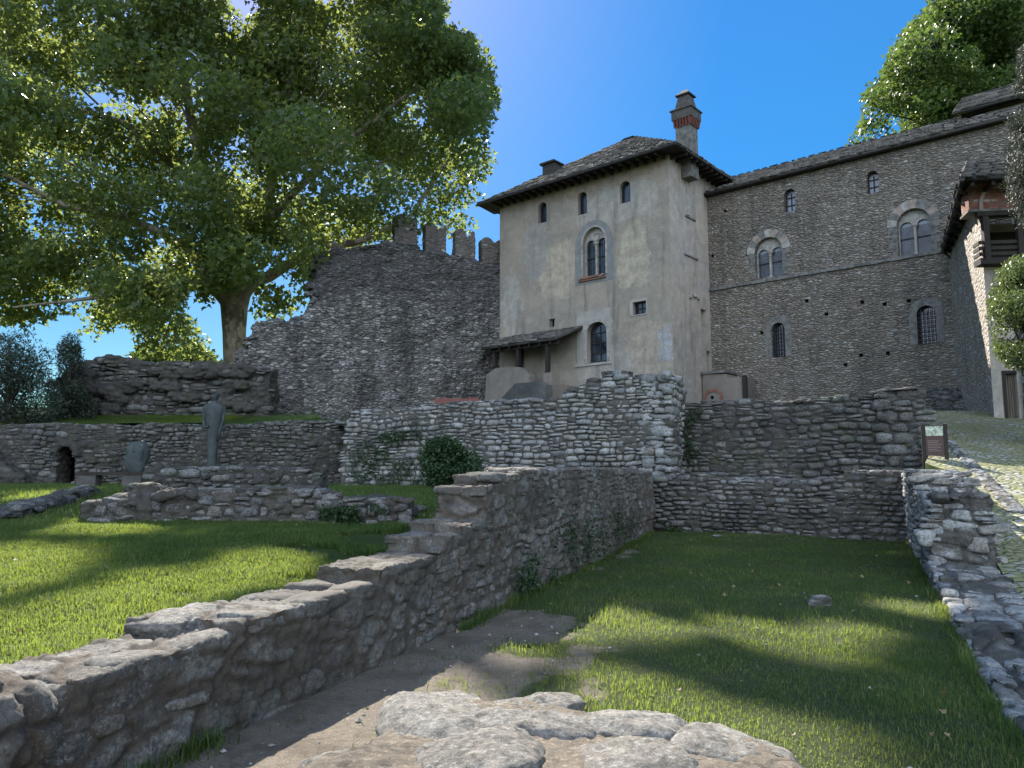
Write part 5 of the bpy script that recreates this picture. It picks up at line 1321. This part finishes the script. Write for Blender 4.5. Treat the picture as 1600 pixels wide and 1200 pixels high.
# roof: deep eaves along front and side
ez = fg(1500, 276, -1.3)[1]
ex0 = fg(1500, 276, -1.3)[0]; pE = FC.w(fc(1469, 362, WOFF - .6)[0], WOFF - .6); exf, eyf = tog(pE)
rr = [(ex0, -1.3, ez), (GXR, -1.3, ez), (GXR, 3.5, ez + 2.4), (ex0 + 2.2, 3.0, ez + 2.2)]
slab_roof("roof", [(rr[0], rr[1], rr[2], rr[3]), ((exf, eyf, ez), (ex0, -1.3, ez), (ex0 + 2.2, 3.0, ez + 2.2), (exf + 2.4, eyf, ez + 2.2))], M['slate'], gate, 35, .3, .05)
mb = MB(); mb.add([(ex0, -1.3, ez - .13), (GXR, -1.3, ez - .13), (GXR, -.4, zf1 + .0), (-.3, -.4, zf1 + .0), (exf, eyf, ez - .13), (fx + .1, fy_, zf1)], [(0, 1, 2, 3), (4, 0, 3, 5)])
for k in range(14): x = ex0 + .4 + k * .6; mb.bar((x, -1.2, ez - .2), (x + .1, -.4, ez - .16), .1, .13)
for k in range(8):
    f = (k + .5) / 8; a = np.array([ex0, -1.3, ez - .2]) * (1 - f) + np.array([exf, eyf, ez - .2]) * f; b = np.array([-.2, -.2, ez - .16]) * (1 - f) + np.array([fx, fy_, ez - .16]) * f; mb.bar(a, b, .1, .13)
mb.build("eave_timber", M['wood'], gate)
mb = MB(); mb.tube([(ex0 + .05, -1.33, ez - .08), (exf + .05, eyf, ez - .1), (fx - .15, fy_ - .4, ez - .55), (fx - .1, fy_ - .3, ez - 1.0), (fx - .1, fy_ - .3, 4.0)], .075, 8); mb.build("gutter", M['copper'], gate)
# stone wall to the right of the gate
FX2 = Frame(FG.w(gx1 + .12, -.25)[:2], (.99, -.12)); mb = MB(); mb.box(0, 5, 0, .5, 2.8, 6.1, .03)
o = ruin("gate_side_wall", FX2, mb, .05, (.45, .4, .22), M['ruin_pale'], seed=131); tag(o, "pale rubble wall beside the plank gate under the leafy bush", "wall")

# rocky foot of the wing
xk0, xk1 = fc(1438, 640, WOFF - 1.6)[0], fc(1536, 640, WOFF - 1.6)[0]
mb = MB(); FRk = Frame(FC.w(xk0, WOFF - 1.6)[:2], a49); lk = xk1 - xk0
for i in range(44):
    q = rng.uniform(0, 1); f = rng.uniform(0, 1); top = 5.3 - .8 * q
    rock(mb, lk * q, -.9 + 2.2 * f, 3.2 + (top - 3.5) * f, rng.uniform(.5, .95), .7, rng.uniform(.2, .36), i + 1500, rng.uniform(-.3, .3))
o = ruin("rock_outcrop", FRk, mb, .05, (.8, .6, .18), M['rubble'], seed=141, depth=.12, big=.12); tag(o, "dark layered rock ledge at the foot of the wing beside the path", "rock")
# line of setts along the path
mb = MB(); a, b = PZ(1490, 705, 2.25), PZ(1600, 835, .62)
for k in range(64):
    f = k / 63; u, v = 1482 + (1590 - 1482) * f, 690 + (800 - 690) * f
    # meet the sloping path along this pixel ray
    d = ray(u, v); t_ = 15.0
    for _ in range(30): p = np.array([0, 0, EYE]) + d * t_; t_ += (p[2] - float(path_z(np.array([p[0]]), np.array([p[1]]))[0])) / (.25 * d[1] - d[2] + 1e-6) * .7
    p = np.array([0, 0, EYE]) + d * t_
    if 9 < p[1] < 30: rock(mb, p[0], p[1], p[2] + .0, .16, .07, .035, k + 1600, rng.uniform(-.4, .4))
if mb.v:
    o = ruin("stone_gutter_line", None, mb, .02, (.4, .4, .3), M['ruin_pale'], seed=151, depth=.01, big=.01); tag(o, "line of small stones set along the sunny cobbled path", "kerb")

# ------------------------------------------------------------------ information sign
sp = P(1461, 700, 18.6); FSg = Frame((sp[0], sp[1]), (1, -.42))
sg = empty("information_sign", (sp[0], sp[1], float(path_z(np.array([sp[0]]), np.array([sp[1]]))[0])), FSg.rot, "brown two-post information sign with a picture panel beside the path", "sign")
zb = sg.location.z; zz = lambda v: P(1461, v, 18.6)[2] - zb
for x in (-.235, .235): MB().box(x - .045, x + .045, -.03, .03, -.3, zz(663)).build("post", M['wood'], sg)
M['signboard'] = simple("brown_signboard", (.075, .045, .038), .5, .12, 2, bmp=0)
mb = MB(); mb.box(-.19, .19, -.025, .0, zz(712), zz(665)); bd = mb.build("board", M['signboard'], sg)
def picture_mat():
    m, nt, b = newmat("printed_plan"); co = objco(nt); n = noise(nt, co, 7, 5, .7); v = nd(nt, "TexVoronoi", 0, {"Vector": co, "Scale": 9.0}, feature='DISTANCE_TO_EDGE')
    c = ramp(nt, n, (0.3, (.30, .34, .28)), (.45, (.42, .44, .36)), (.55, (.16, .22, .13)), (.7, (.55, .55, .5)))
    c = mix(nt, rmp(nt, v, .02, .06, .8, 0), c, (.6, .6, .56)); setin(nt, b, "Base Color", c); setin(nt, b, "Roughness", .35); return m
MB().box(-.185, .185, -.031, -.0255, zz(681), zz(666)).build("picture_panel", picture_mat(), bd)
M['signtext'] = simple("sign_lettering", (.22, .17, .16), .5, .1, 5, bmp=0)
mb = MB(); 
for k in range(7): mb.box(-.15, -.15 + .3 * rng.uniform(.7, 1), -.029, -.0255, zz(689 + k * 2.6) - .006, zz(689 + k * 2.6) + .006)
mb.build("text_line", M['signtext'], bd)

# ------------------------------------------------------------------ bronzes and bench by the far wall
yb = 28.6
p = P(331, 722, yb); z0 = lz(p[0], p[1]); H = P(331, 615, yb)[2] - z0
fig = MB()
pr = [(.05, .16, .13), (.18, .17, .14), (.34, .15, .12), (.45, .17, .14), (.55, .19, .15), (.68, .24, .16), (.80, .33, .17), (.86, .35, .15), (.885, .22, .12), (.90, .08, .08), (.925, .07, .07), (.94, .10, .11), (.97, .12, .13), (.99, .09, .1), (1.0, .03, .03)]
n = 14; vs = []; 
for f, a, b in pr:
    for k in range(n):
        t_ = 2 * math.pi * k / n; vs.append((a * H / 2.9 * math.cos(t_) * (1 + .08 * math.sin(5 * t_ + f * 20)), b * H / 2.9 * math.sin(t_), f * H))
fig.add(vs, [(i * n + k, i * n + (k + 1) % n, (i + 1) * n + (k + 1) % n, (i + 1) * n + k) for i in range(len(pr) - 1) for k in range(n)] + [tuple(range(n - 1, -1, -1)), tuple((len(pr) - 1) * n + k for k in range(n))])
fig.tube([(-.36, .02, .86 * H), (-.38, .0, .72 * H), (-.30, -.10, .62 * H), (-.12, -.2, .64 * H)], [.07, .065, .055, .045], 8)
fig.tube([(.36, .02, .86 * H), (.36, .0, .72 * H), (.27, -.06, .58 * H), (.2, -.08, .48 * H)], [.07, .065, .055, .045], 8)
stt = empty("standing_statue", (p[0], p[1], z0), 0, "tall slim green bronze figure standing by the far garden wall", "statue")
fig.build("figure", M['bronze'], stt, True); MB().box(-.3, .3, -.3, .3, -.3, .05 * H).build("plinth", M['greystone'], stt)
p = P(211, 748, yb); z0 = lz(p[0], p[1]); H = P(211, 690, yb)[2] - z0
st2 = empty("round_sculpture", (p[0], p[1], z0), 0, "round green bronze sculpture on slanting legs beside the bench", "statue")
mb = MB(); rock(mb, 0, 0, .62 * H, .42, .22, .36 * H, 77); rock(mb, .1, -.12, .82 * H, .16, .14, .15, 78); mb.build("body", M['bronze'], st2, True)
mb = MB(); mb.tube([(-.25, .1, 0), (-.1, 0, .55 * H)], .05); mb.tube([(.45, -.15, 0), (.0, 0, .5 * H)], .05); mb.tube([(.1, .25, 0), (.05, .05, .5 * H)], .05); mb.build("leg", M['bronze'], st2)
bp = P(170, 757, 24.5); z0 = lz(bp[0], bp[1]); FBn = Frame((bp[0], bp[1]), (1, 0))
bn = empty("garden_bench", (bp[0], bp[1], z0), 0, "long dark backless bench on block feet in front of the far garden wall", "bench")
x0, x1 = FBn.px(122, 755)[0], FBn.px(232, 755)[0]
mb = MB()
for k in range(3): mb.box(x0, x1, -.22 + k * .15, -.09 + k * .15, .40, .50)
mb.build("seat", M['wood'], bn)
for xx in (x0 + .35, x1 - .45): MB().box(xx - .3, xx + .3, -.2, .2, -.1, .4).build("leg", M['dirtystone'], bn)

# ------------------------------------------------------------------ vegetation
# sunlit patches on the ground: where the photo shows sun, the crown has a gap towards it
def gaps(p, spots, rs=None):
    k = np.ones(len(p), bool); s = np.array(SUN)
    for (g, r) in spots:
        d = p - np.asarray(g); along = d @ s; perp = np.linalg.norm(d - along[:, None] * s, axis=1)
        wob = .25 * fbm(p * 1.1, 3, 19) * r
        k &= ~((perp + wob < r) & (along > 0))
    return k
SPOTS = []
def spot(u, v, z, r): SPOTS.append((PZ(u, v, z), r))
for (u, v, z, r) in ((950, 972, 0, .75), (900, 985, 0, .6), (1020, 985, 0, .5), (1240, 1000, 0, .75), (1180, 985, 0, .55), (1330, 985, 0, .55), (1445, 955, 0, .65), (1060, 1120, 0, .8), (1150, 1150, 0, .8), (1000, 1070, 0, .5), (1240, 1190, 0, .6),
                     (500, 1150, 0, .85), (620, 1095, 0, .8), (420, 1195, 0, .8), (560, 1110, 0, .7), (330, 1230, 0, .9),
                     (-40, 1110, .64, 1.0), (60, 1075, .64, .9), (130, 1045, .64, .8), (200, 1020, .64, .9), (280, 1000, .64, .75), (350, 985, .68, .8), (420, 955, .7, .85), (480, 940, .7, .75), (550, 925, .7, .8), (600, 910, .7, .6), (775, 748, 1.6, .75), (690, 850, 1, .45), (740, 805, 1.2, .4),
                     (560, 1180, .7, .9), (700, 1150, .7, 1.1), (900, 1150, .7, 1.1), (1100, 1190, .7, 1.0), (760, 1190, .7, 1.0),
                     (60, 1010, .45, 1.0), (150, 975, .48, .9), (230, 945, .48, .9), (0, 1020, .45, .9), (400, 905, .55, .8), (340, 925, .5, .7), (200, 832, .75, 1.0), (140, 835, .75, .7), (40, 800, .8, 1.3), (110, 790, .8, .8), (-60, 900, .6, 1.3), (255, 735, 1.6, .9), (160, 785, 1.2, .7), (300, 765, 1.2, .6), (420, 655, 3.6, .5)):
    if v < 738 and z >= EYE: continue
    spot(u, v, z, r)
TREE_Y = 46.0
CROWN = [(705, -250), (735, -120), (692, -20), (690, 40), (745, 60), (765, 110), (778, 160), (768, 220), (765, 265), (748, 308), (722, 325), (745, 355), (715, 388), (650, 392), (600, 380), (555, 378), (510, 395), (485, 470), (440, 505), (402, 500), (398, 450), (340, 450), (332, 480), (300, 440), (285, 470), (300, 510), (338, 555), (300, 562), (215, 556), (205, 500), (130, 528), (138, 480), (60, 503), (0, 508), (-200, 520), (-450, 400), (-500, 0), (-400, -300), (0, -500), (400, -480), (600, -400)]
tp = P(366, 600, TREE_Y); GZT = 4.2
ptree = empty("plane_tree", (tp[0], tp[1], GZT), 0, "huge old plane tree with mottled trunk and broad backlit crown behind the curtain wall", "tree")
def tl(u, v, y=TREE_Y): q = P(u, v, y) - np.array([tp[0], tp[1], GZT]); return tuple(q)
tb = MB()
tb.tube([tl(368, 690), tl(367, 620), tl(367, 570), tl(366, 520), tl(366, 480), tl(367, 450)], [.95, .74, .66, .68, .80, 1.05], 14)
def limb(pts, r0, r1, n=9):
    m = len(pts); r0 *= .78; r1 *= .8; tb.tube(pts, [r0 + (r1 - r0) * i / (m - 1) for i in range(m)], n)
limb([tl(372, 470), tl(395, 440), tl(420, 432), tl(455, 410), tl(500, 388, 45), tl(560, 378, 44.5), tl(640, 340, 44.5), tl(700, 250, 45)], .6, .12)
limb([tl(355, 470), tl(330, 440), tl(300, 395), tl(265, 370), tl(200, 340, 44), tl(100, 320, 43), tl(-20, 260, 43)], .62, .12)
limb([tl(362, 460), tl(350, 400), tl(335, 320, 47), tl(300, 200, 48), tl(280, 60, 48), tl(250, -120, 48)], .75, .15)
limb([tl(370, 460), tl(385, 390), tl(420, 300, 47), tl(445, 180, 47), tl(470, 40, 46), tl(480, -150, 46)], .7, .15)
limb([tl(385, 390), tl(450, 310, 44), tl(530, 230, 43), tl(620, 160, 43), tl(690, 110, 43)], .38, .08)
limb([tl(335, 320, 47), tl(250, 240, 45), tl(190, 190, 43), tl(125, 172, 42), tl(20, 140, 42)], .35, .08)
limb([tl(330, 440), tl(260, 440, 43), tl(190, 460, 42), tl(110, 470, 42), tl(20, 480, 42)], .3, .06)
rr2 = np.random.default_rng(4)
for k in range(60):
    u, v = rr2.uniform(-100, 720), rr2.uniform(-200, 430); y = rr2.uniform(41, 50)
    b = np.array([np.interp(u, [-100, 366, 720], [150, 366, 520]), np.interp(v, [-200, 430], [60, 420])])
    limb([tl(*b, 46), tl((u + b[0]) / 2 + rr2.uniform(-20, 20), (v + b[1]) / 2 - 10, (46 + y) / 2), tl(u, v, y)], .09, .02, 6)
tb.build("trunk", M['bark'], ptree, True)
cp = crown_points(CROWN, TREE_Y, 8.0, 400, 720, 2.05, 3, 13)
LOWER = [(-120, 330), (330, 330), (480, 350), (520, 392), (485, 468), (440, 490), (402, 480), (398, 452), (345, 455), (330, 478), (300, 445), (285, 470), (240, 520), (205, 500), (138, 480), (60, 503), (0, 508), (-120, 515)]
cp = np.concatenate([cp, crown_points(LOWER, 43.5, 4.0, 26, 520, 1.7, 23, 10)])
# denser screen towards the sun so that the court below lies mostly in shade
def shade_clumps(n, seed):
    r = np.random.default_rng(seed); out = []
    for _ in range(n):
        g = np.array([r.uniform(-12, 9), r.uniform(3, 22), .3]); s = np.array(SUN); t_ = (r.uniform(40, 52) - g[1]) / s[1]
        c = g + s * t_; u, v = proj(c)
        if v > -20 or True:
            if u < 740 and c[2] > 9: out.append(c)
    return out
ex = []
r_ = np.random.default_rng(8)
for c in shade_clumps(130, 6):
    m = 420; d = r_.normal(size=(m, 3)); d /= np.linalg.norm(d, axis=1)[:, None]; ex.append(c + d * (2.0 * r_.uniform(.1, 1, m) ** .5)[:, None])
ex = np.concatenate(ex); uu, vv = proj(ex); jit = 12 * np.stack([fbm(ex * .9, 3, 71), fbm(ex * .9 + 40, 3, 72)], 1)
ex = ex[inpoly(uu + jit[:, 0], vv + jit[:, 1], CROWN)]
cp = np.concatenate([cp, ex])
cp = cp[gaps(cp, SPOTS)]
base = np.array([tp[0], tp[1], GZT])
leaves("crown", cp - base, .34, PLANE, M['plane_leaf'], ptree, 5)

def tree(name, label, poly, Y, dY, ncl, per, rad, leaf, size, shape, foot, trunk_r, seed, ground, ragged=8, droop=.3):
    fp = P(*foot, Y); e_ = empty(name, (fp[0], fp[1], ground), 0, label, "tree")
    c = np.mean(poly, 0); top = P(c[0], min(q[1] for q in poly) + 20, Y) - np.array([fp[0], fp[1], ground]); mid = P(c[0], c[1], Y) - np.array([fp[0], fp[1], ground])
    mb = MB(); mb.tube([(0, 0, -.3), tuple(mid * np.array([.4, 1, .5])), tuple(mid), tuple(top)], [trunk_r, trunk_r * .8, trunk_r * .55, trunk_r * .1], 9)
    r = np.random.default_rng(seed + 9)
    for k in range(16):
        q = poly[r.integers(len(poly))]; u, v = c + (np.array(q) - c) * r.uniform(.4, .85); q = P(u, v, Y + r.uniform(-dY, dY) * .6) - np.array([fp[0], fp[1], ground])
        s = mid * r.uniform(.6, 1.1); mb.tube([tuple(s), tuple((s + q) / 2 + np.array([0, 0, .2])), tuple(q)], [trunk_r * .35, trunk_r * .2, trunk_r * .05], 6)
    mb.build("trunk", M['twig'], e_, True)
    p = crown_points(poly, Y, dY, ncl, per, rad, seed, ragged)
    leaves("crown", p - np.array([fp[0], fp[1], ground]), size, shape, M[leaf], e_, seed + 1, droop)
    return e_
tree("broadleaf_tree", "large bright green tree rising behind the castle wing's roof", [(1760, -180), (1560, -120), (1450, -30), (1448, 20), (1412, 50), (1392, 90), (1380, 120), (1348, 150), (1340, 195), (1316, 242), (1380, 240), (1440, 225), (1500, 190), (1520, 170), (1780, 160)], 60, 6, 230, 700, 1.9, 'plane_leaf2', .36, PLANE, (1600, 520), .6, 21, 6.0)
tree("dark_evergreen", "dark shrubby evergreen tree at the far left end of the garden wall", [(-160, 540), (-40, 525), (0, 520), (30, 512), (55, 520), (78, 540), (92, 560), (75, 590), (110, 630), (85, 655), (60, 690), (30, 700), (-60, 720), (-160, 720)], 32.5, 2.2, 90, 420, .95, 'olive_leaf', .2, NARROW, (10, 720), .22, 31, 1.2, 6, .0)
tree("dark_evergreen", "slim dark evergreen tree with feathery top beside the retaining wall", [(90, 540), (108, 515), (122, 532), (128, 560), (122, 590), (150, 640), (140, 662), (80, 665), (70, 620), (92, 585)], 34, 1.2, 40, 330, .7, 'olive_leaf', .2, NARROW, (110, 700), .15, 37, 2.5, 5, -.3)
tree("lime_tree", "yellow-green sunlit tree far behind the retaining wall", [(195, 575), (208, 548), (240, 536), (270, 545), (300, 540), (330, 552), (345, 590), (195, 600)], 56, 2, 40, 600, 1.3, 'plane_leaf2', .28, PLANE, (270, 640), .3, 41, 5.0)
tree("round_bush_tree", "small leafy tree with sunlit top in front of the gatehouse", [(1548, 520), (1543, 490), (1550, 455), (1562, 425), (1580, 405), (1610, 400), (1660, 410), (1700, 470), (1690, 560), (1640, 590), (1600, 580), (1570, 570), (1555, 548)], 20.0, 1.2, 70, 620, .5, 'bush_top', .09, OVAL, (1625, 720), .12, 51, 2.6, 5)
tree("conifer", "grey-green feathery conifer at the right edge above the gatehouse", [(1600, 40), (1590, 130), (1580, 170), (1575, 220), (1570, 260), (1574, 300), (1580, 330), (1592, 352), (1640, 380), (1720, 350), (1700, 150), (1650, 20)], 20, .9, 80, 420, .42, 'needle', .13, NARROW, (1650, 760), .18, 61, 2.2, 5, -.6)
# bush against the ruined wall, and ivy
def bush(name, label, poly, Y, dY, ncl, per, rad, leaf, size, seed, shape=OVAL, cat="bush", ground=1.2):
    c = np.mean(poly, 0); fp = P(c[0], max(q[1] for q in poly), Y); e_ = empty(name, (fp[0], fp[1], ground), 0, label, cat)
    p = crown_points(poly, Y, dY, ncl, per, rad, seed, 13); b = np.array([fp[0], fp[1], ground])
    mb = MB(); r = np.random.default_rng(seed)
    for k in range(10):
        q = p[r.integers(len(p))] - b; mb.tube([(r.uniform(-.1, .1), 0, -.1), tuple(q * np.array([.4, .4, .5])), tuple(q)], [.025, .018, .006], 5)
    mb.build("stem", M['twig'], e_); leaves("foliage", p - b, size, shape, M[leaf], e_, seed + 1)
bush("evergreen_bush", "round dark evergreen bush growing against the pale rubble wall", [(658, 720), (662, 695), (690, 684), (725, 690), (752, 700), (758, 730), (745, 765), (690, 770), (668, 755)], 22.2, .6, 46, 330, .4, 'bush_leaf', .11, 71)
def ivy(label, quads, seed, n, size=.085, leaf='bush_leaf', name="ivy", cat="climbing plant"):
    """leaves lying on a wall face: (frame, [(u,v) outline], y offset)"""
    r = np.random.default_rng(seed); P_ = []
    for fr, poly in quads:
        poly = np.array(poly, float); lo, hi = poly.min(0), poly.max(0); k = 0
        while k < n:
            u, v = r.uniform(lo[0], hi[0]), r.uniform(lo[1], hi[1])
            j = 6 * r.normal(size=2)
            if not inpoly(np.array([u + j[0]]), np.array([v + j[1]]), poly)[0]: continue
            y = (r.uniform(.03, .18)) * -1; s, z = fr.px(u, v, y)
            if fbm(np.array([[s * 2.2, z * 2.2, 1.0]]), 3, seed)[0] < -.15: continue
            P_.append(fr.w(s, y, z)); k += 1
    P_ = np.array(P_); b = P_.mean(0); b[2] = P_[:, 2].min()
    o = leaves(name, P_ - b, size, OVAL, M[leaf], None, seed + 1); o.location = b; tag(o, label, cat)
ivy("ivy trailing over the foot of the pale rubble wall left of the bush", [(FL, [(560, 690), (600, 680), (640, 720), (670, 765), (560, 768), (545, 730)])], 81, 1500)
ivy("patch of creeper on the upper left of the pale rubble wall", [(FL, [(590, 672), (650, 672), (660, 690), (600, 695)])], 82, 450)
ivy("weeds and ivy growing along the court foot of the stepped wall", [(FS, [(835, 860), (880, 825), (930, 805), (1000, 790), (1010, 810), (960, 855), (900, 890), (800, 930)])], 83, 1300, .06)
ivy("green creeper in the corner where stepped wall meets the low court wall", [(FB, [(1035, 770), (1060, 780), (1062, 838), (1030, 838)])], 84, 600, .08)
ivy("ivy clump hanging beside the corner pier of the pale rubble wall", [(FR_, [(1062, 640), (1100, 640), (1095, 720), (1062, 730)])], 85, 500, .08)
ivy("weeds growing against the right end of the low crumbling wall", [(F1, [(500, 795), (580, 790), (635, 800), (635, 828), (500, 828)])], 86, 900, .07)

# grass
def scatter(n, seed, x0, x1, y0, y1):
    r = np.random.default_rng(seed); return np.column_stack([r.uniform(x0, x1, n), r.uniform(y0, y1, n)])
def court_grass(n, seed, y0, y1, h, w, fine, name):
    q = scatter(n, seed, -3, 11, y0, y1); x, y = q[:, 0], q[:, 1]; r = np.random.default_rng(seed + 1)
    m = dirt_mask(x, y); cl = fbm(np.column_stack([x * 2.2, y * 2.2, x * 0]), 3, 44)
    ok = (x > wall_x(y) + .02) & (x < rwall_x(y)) & (r.uniform(0, 1, n) < np.clip(m ** 1.3 * (.85 + .3 * cl) + .12 * sstep(.5, .9, cl), .012, 1))
    u, v = proj(np.column_stack([x, y, x * 0])); ok &= (u > -30) & (u < 1640) & (v < 1230)
    # stay clear of the near wall end
    ok &= ~((y < 3.4) & (np.abs(x) < 1.15))
    return blades(name, q[ok], court_z, h, w, seed, fine)
court_grass(230000, 101, 2.6, 8.0, .056, .006, True, "court_grass")
court_grass(210000, 102, 8.0, 20.6, .07, .011, False, "court_grass")
def lawn_grass(n, seed, x0, x1, y0, y1, h, w, fine, name):
    q = scatter(n, seed, x0, x1, y0, y1); x, y = q[:, 0], q[:, 1]
    u, v = proj(np.column_stack([x, y, lawn_z(x, y)])); cl = fbm(np.column_stack([x * 1.6, y * 1.6, x * 0]), 3, 45)
    ok = (x < wall_x(y) - .64) & (u > -30) & (u < 720) & (np.random.default_rng(seed).uniform(0, 1, n) < np.clip(.85 + .25 * cl, .55, 1))
    return blades(name, q[ok], lawn_z, h, w, seed, fine)
lawn_grass(420000, 111, -9, -.5, 4.2, 12.8, .085, .009, True, "lawn_grass")
lawn_grass(160000, 112, -22, 4, 12.8, 30, .11, .018, False, "lawn_grass")
r = np.random.default_rng(141); n = 9000; y = r.uniform(4.3, 20, n); x = wall_x(y) - .70 - np.abs(r.normal(0, .10, n))
blades("wall_foot_grass", np.column_stack([x, y]), lawn_z, .15, .010, 142, True)
y = r.uniform(4.0, 20, 5200); x = wall_x(y) + .03 + np.abs(r.normal(0, .07, 5200)); k_ = (y > 8.5) | (fbm(np.column_stack([x * 0, y * 1.5, x * 0]), 2, 5) > .25)
blades("wall_foot_grass", np.column_stack([x, y])[k_], court_z, .12, .009, 143, True)
y = r.uniform(4.0, 18, 3600); x = rwall_x(y) - .02 - np.abs(r.normal(0, .06, 3600))
blades("wall_foot_grass", np.column_stack([x, y]), court_z, .11, .009, 144, True)
M['dry_leaf'] = leaf_mat("fallen_dry_leaves", (.16, .10, .05), (.34, .27, .14), .15, (.3, .2, .08), .7)
P3 = []
for _ in range(520):
    x, y = r.uniform(-8, 9), r.uniform(3.6, 19)
    if x < wall_x(y) - .7: P3.append((x, y, lz(x, y) + .045))
    elif wall_x(y) + .1 < x < rwall_x(y) - .1 and r.uniform() < .8: P3.append((x, y, float(court_z(np.array([x]), np.array([y]))[0]) + (.04 if dirt_mask(np.array([x]), np.array([y]))[0] > .5 else .012)))
o = leaves("fallen_leaves", np.array(P3), .055, PLANE, M['dry_leaf'], None, 145, 0.0, None, 3.0); tag(o, kind="stuff")
q = scatter(60000, 121, -26, -9, 30.9, 36); 
o = blades("bank_grass", q, lambda x, y: 3.2 + .35 + .55 * sstep(30.5, 36, y), .22, .035, 121, False)
# litter: pebbles and fallen leaves on court and earth
r = np.random.default_rng(131); mb = MB()
for k in range(3600):
    x, y = r.uniform(-2, 9), r.uniform(3.4, 17)
    if not wall_x(y) + .1 < x < rwall_x(y) - .1: continue
    if r.uniform() > (1.0 if dirt_mask(np.array([x]), np.array([y]))[0] < .5 else .05): continue
    s = .004 + .02 * r.uniform() ** 4; z = float(court_z(np.array([x]), np.array([y]))[0])
    vs = np.array([[1, 0, 0], [0, 1, 0], [-1, 0, 0], [0, -1, 0], [0, 0, .7], [0, 0, -.7]]) * s * r.uniform(.6, 1.4, (6, 1)) + np.array([x, y, z + s * .4])
    mb.add(vs, [(0, 1, 4), (1, 2, 4), (2, 3, 4), (3, 0, 4), (1, 0, 5), (2, 1, 5), (3, 2, 5), (0, 3, 5)])
o = mb.build("pebbles", M['stone']); tag(o, kind="stuff")
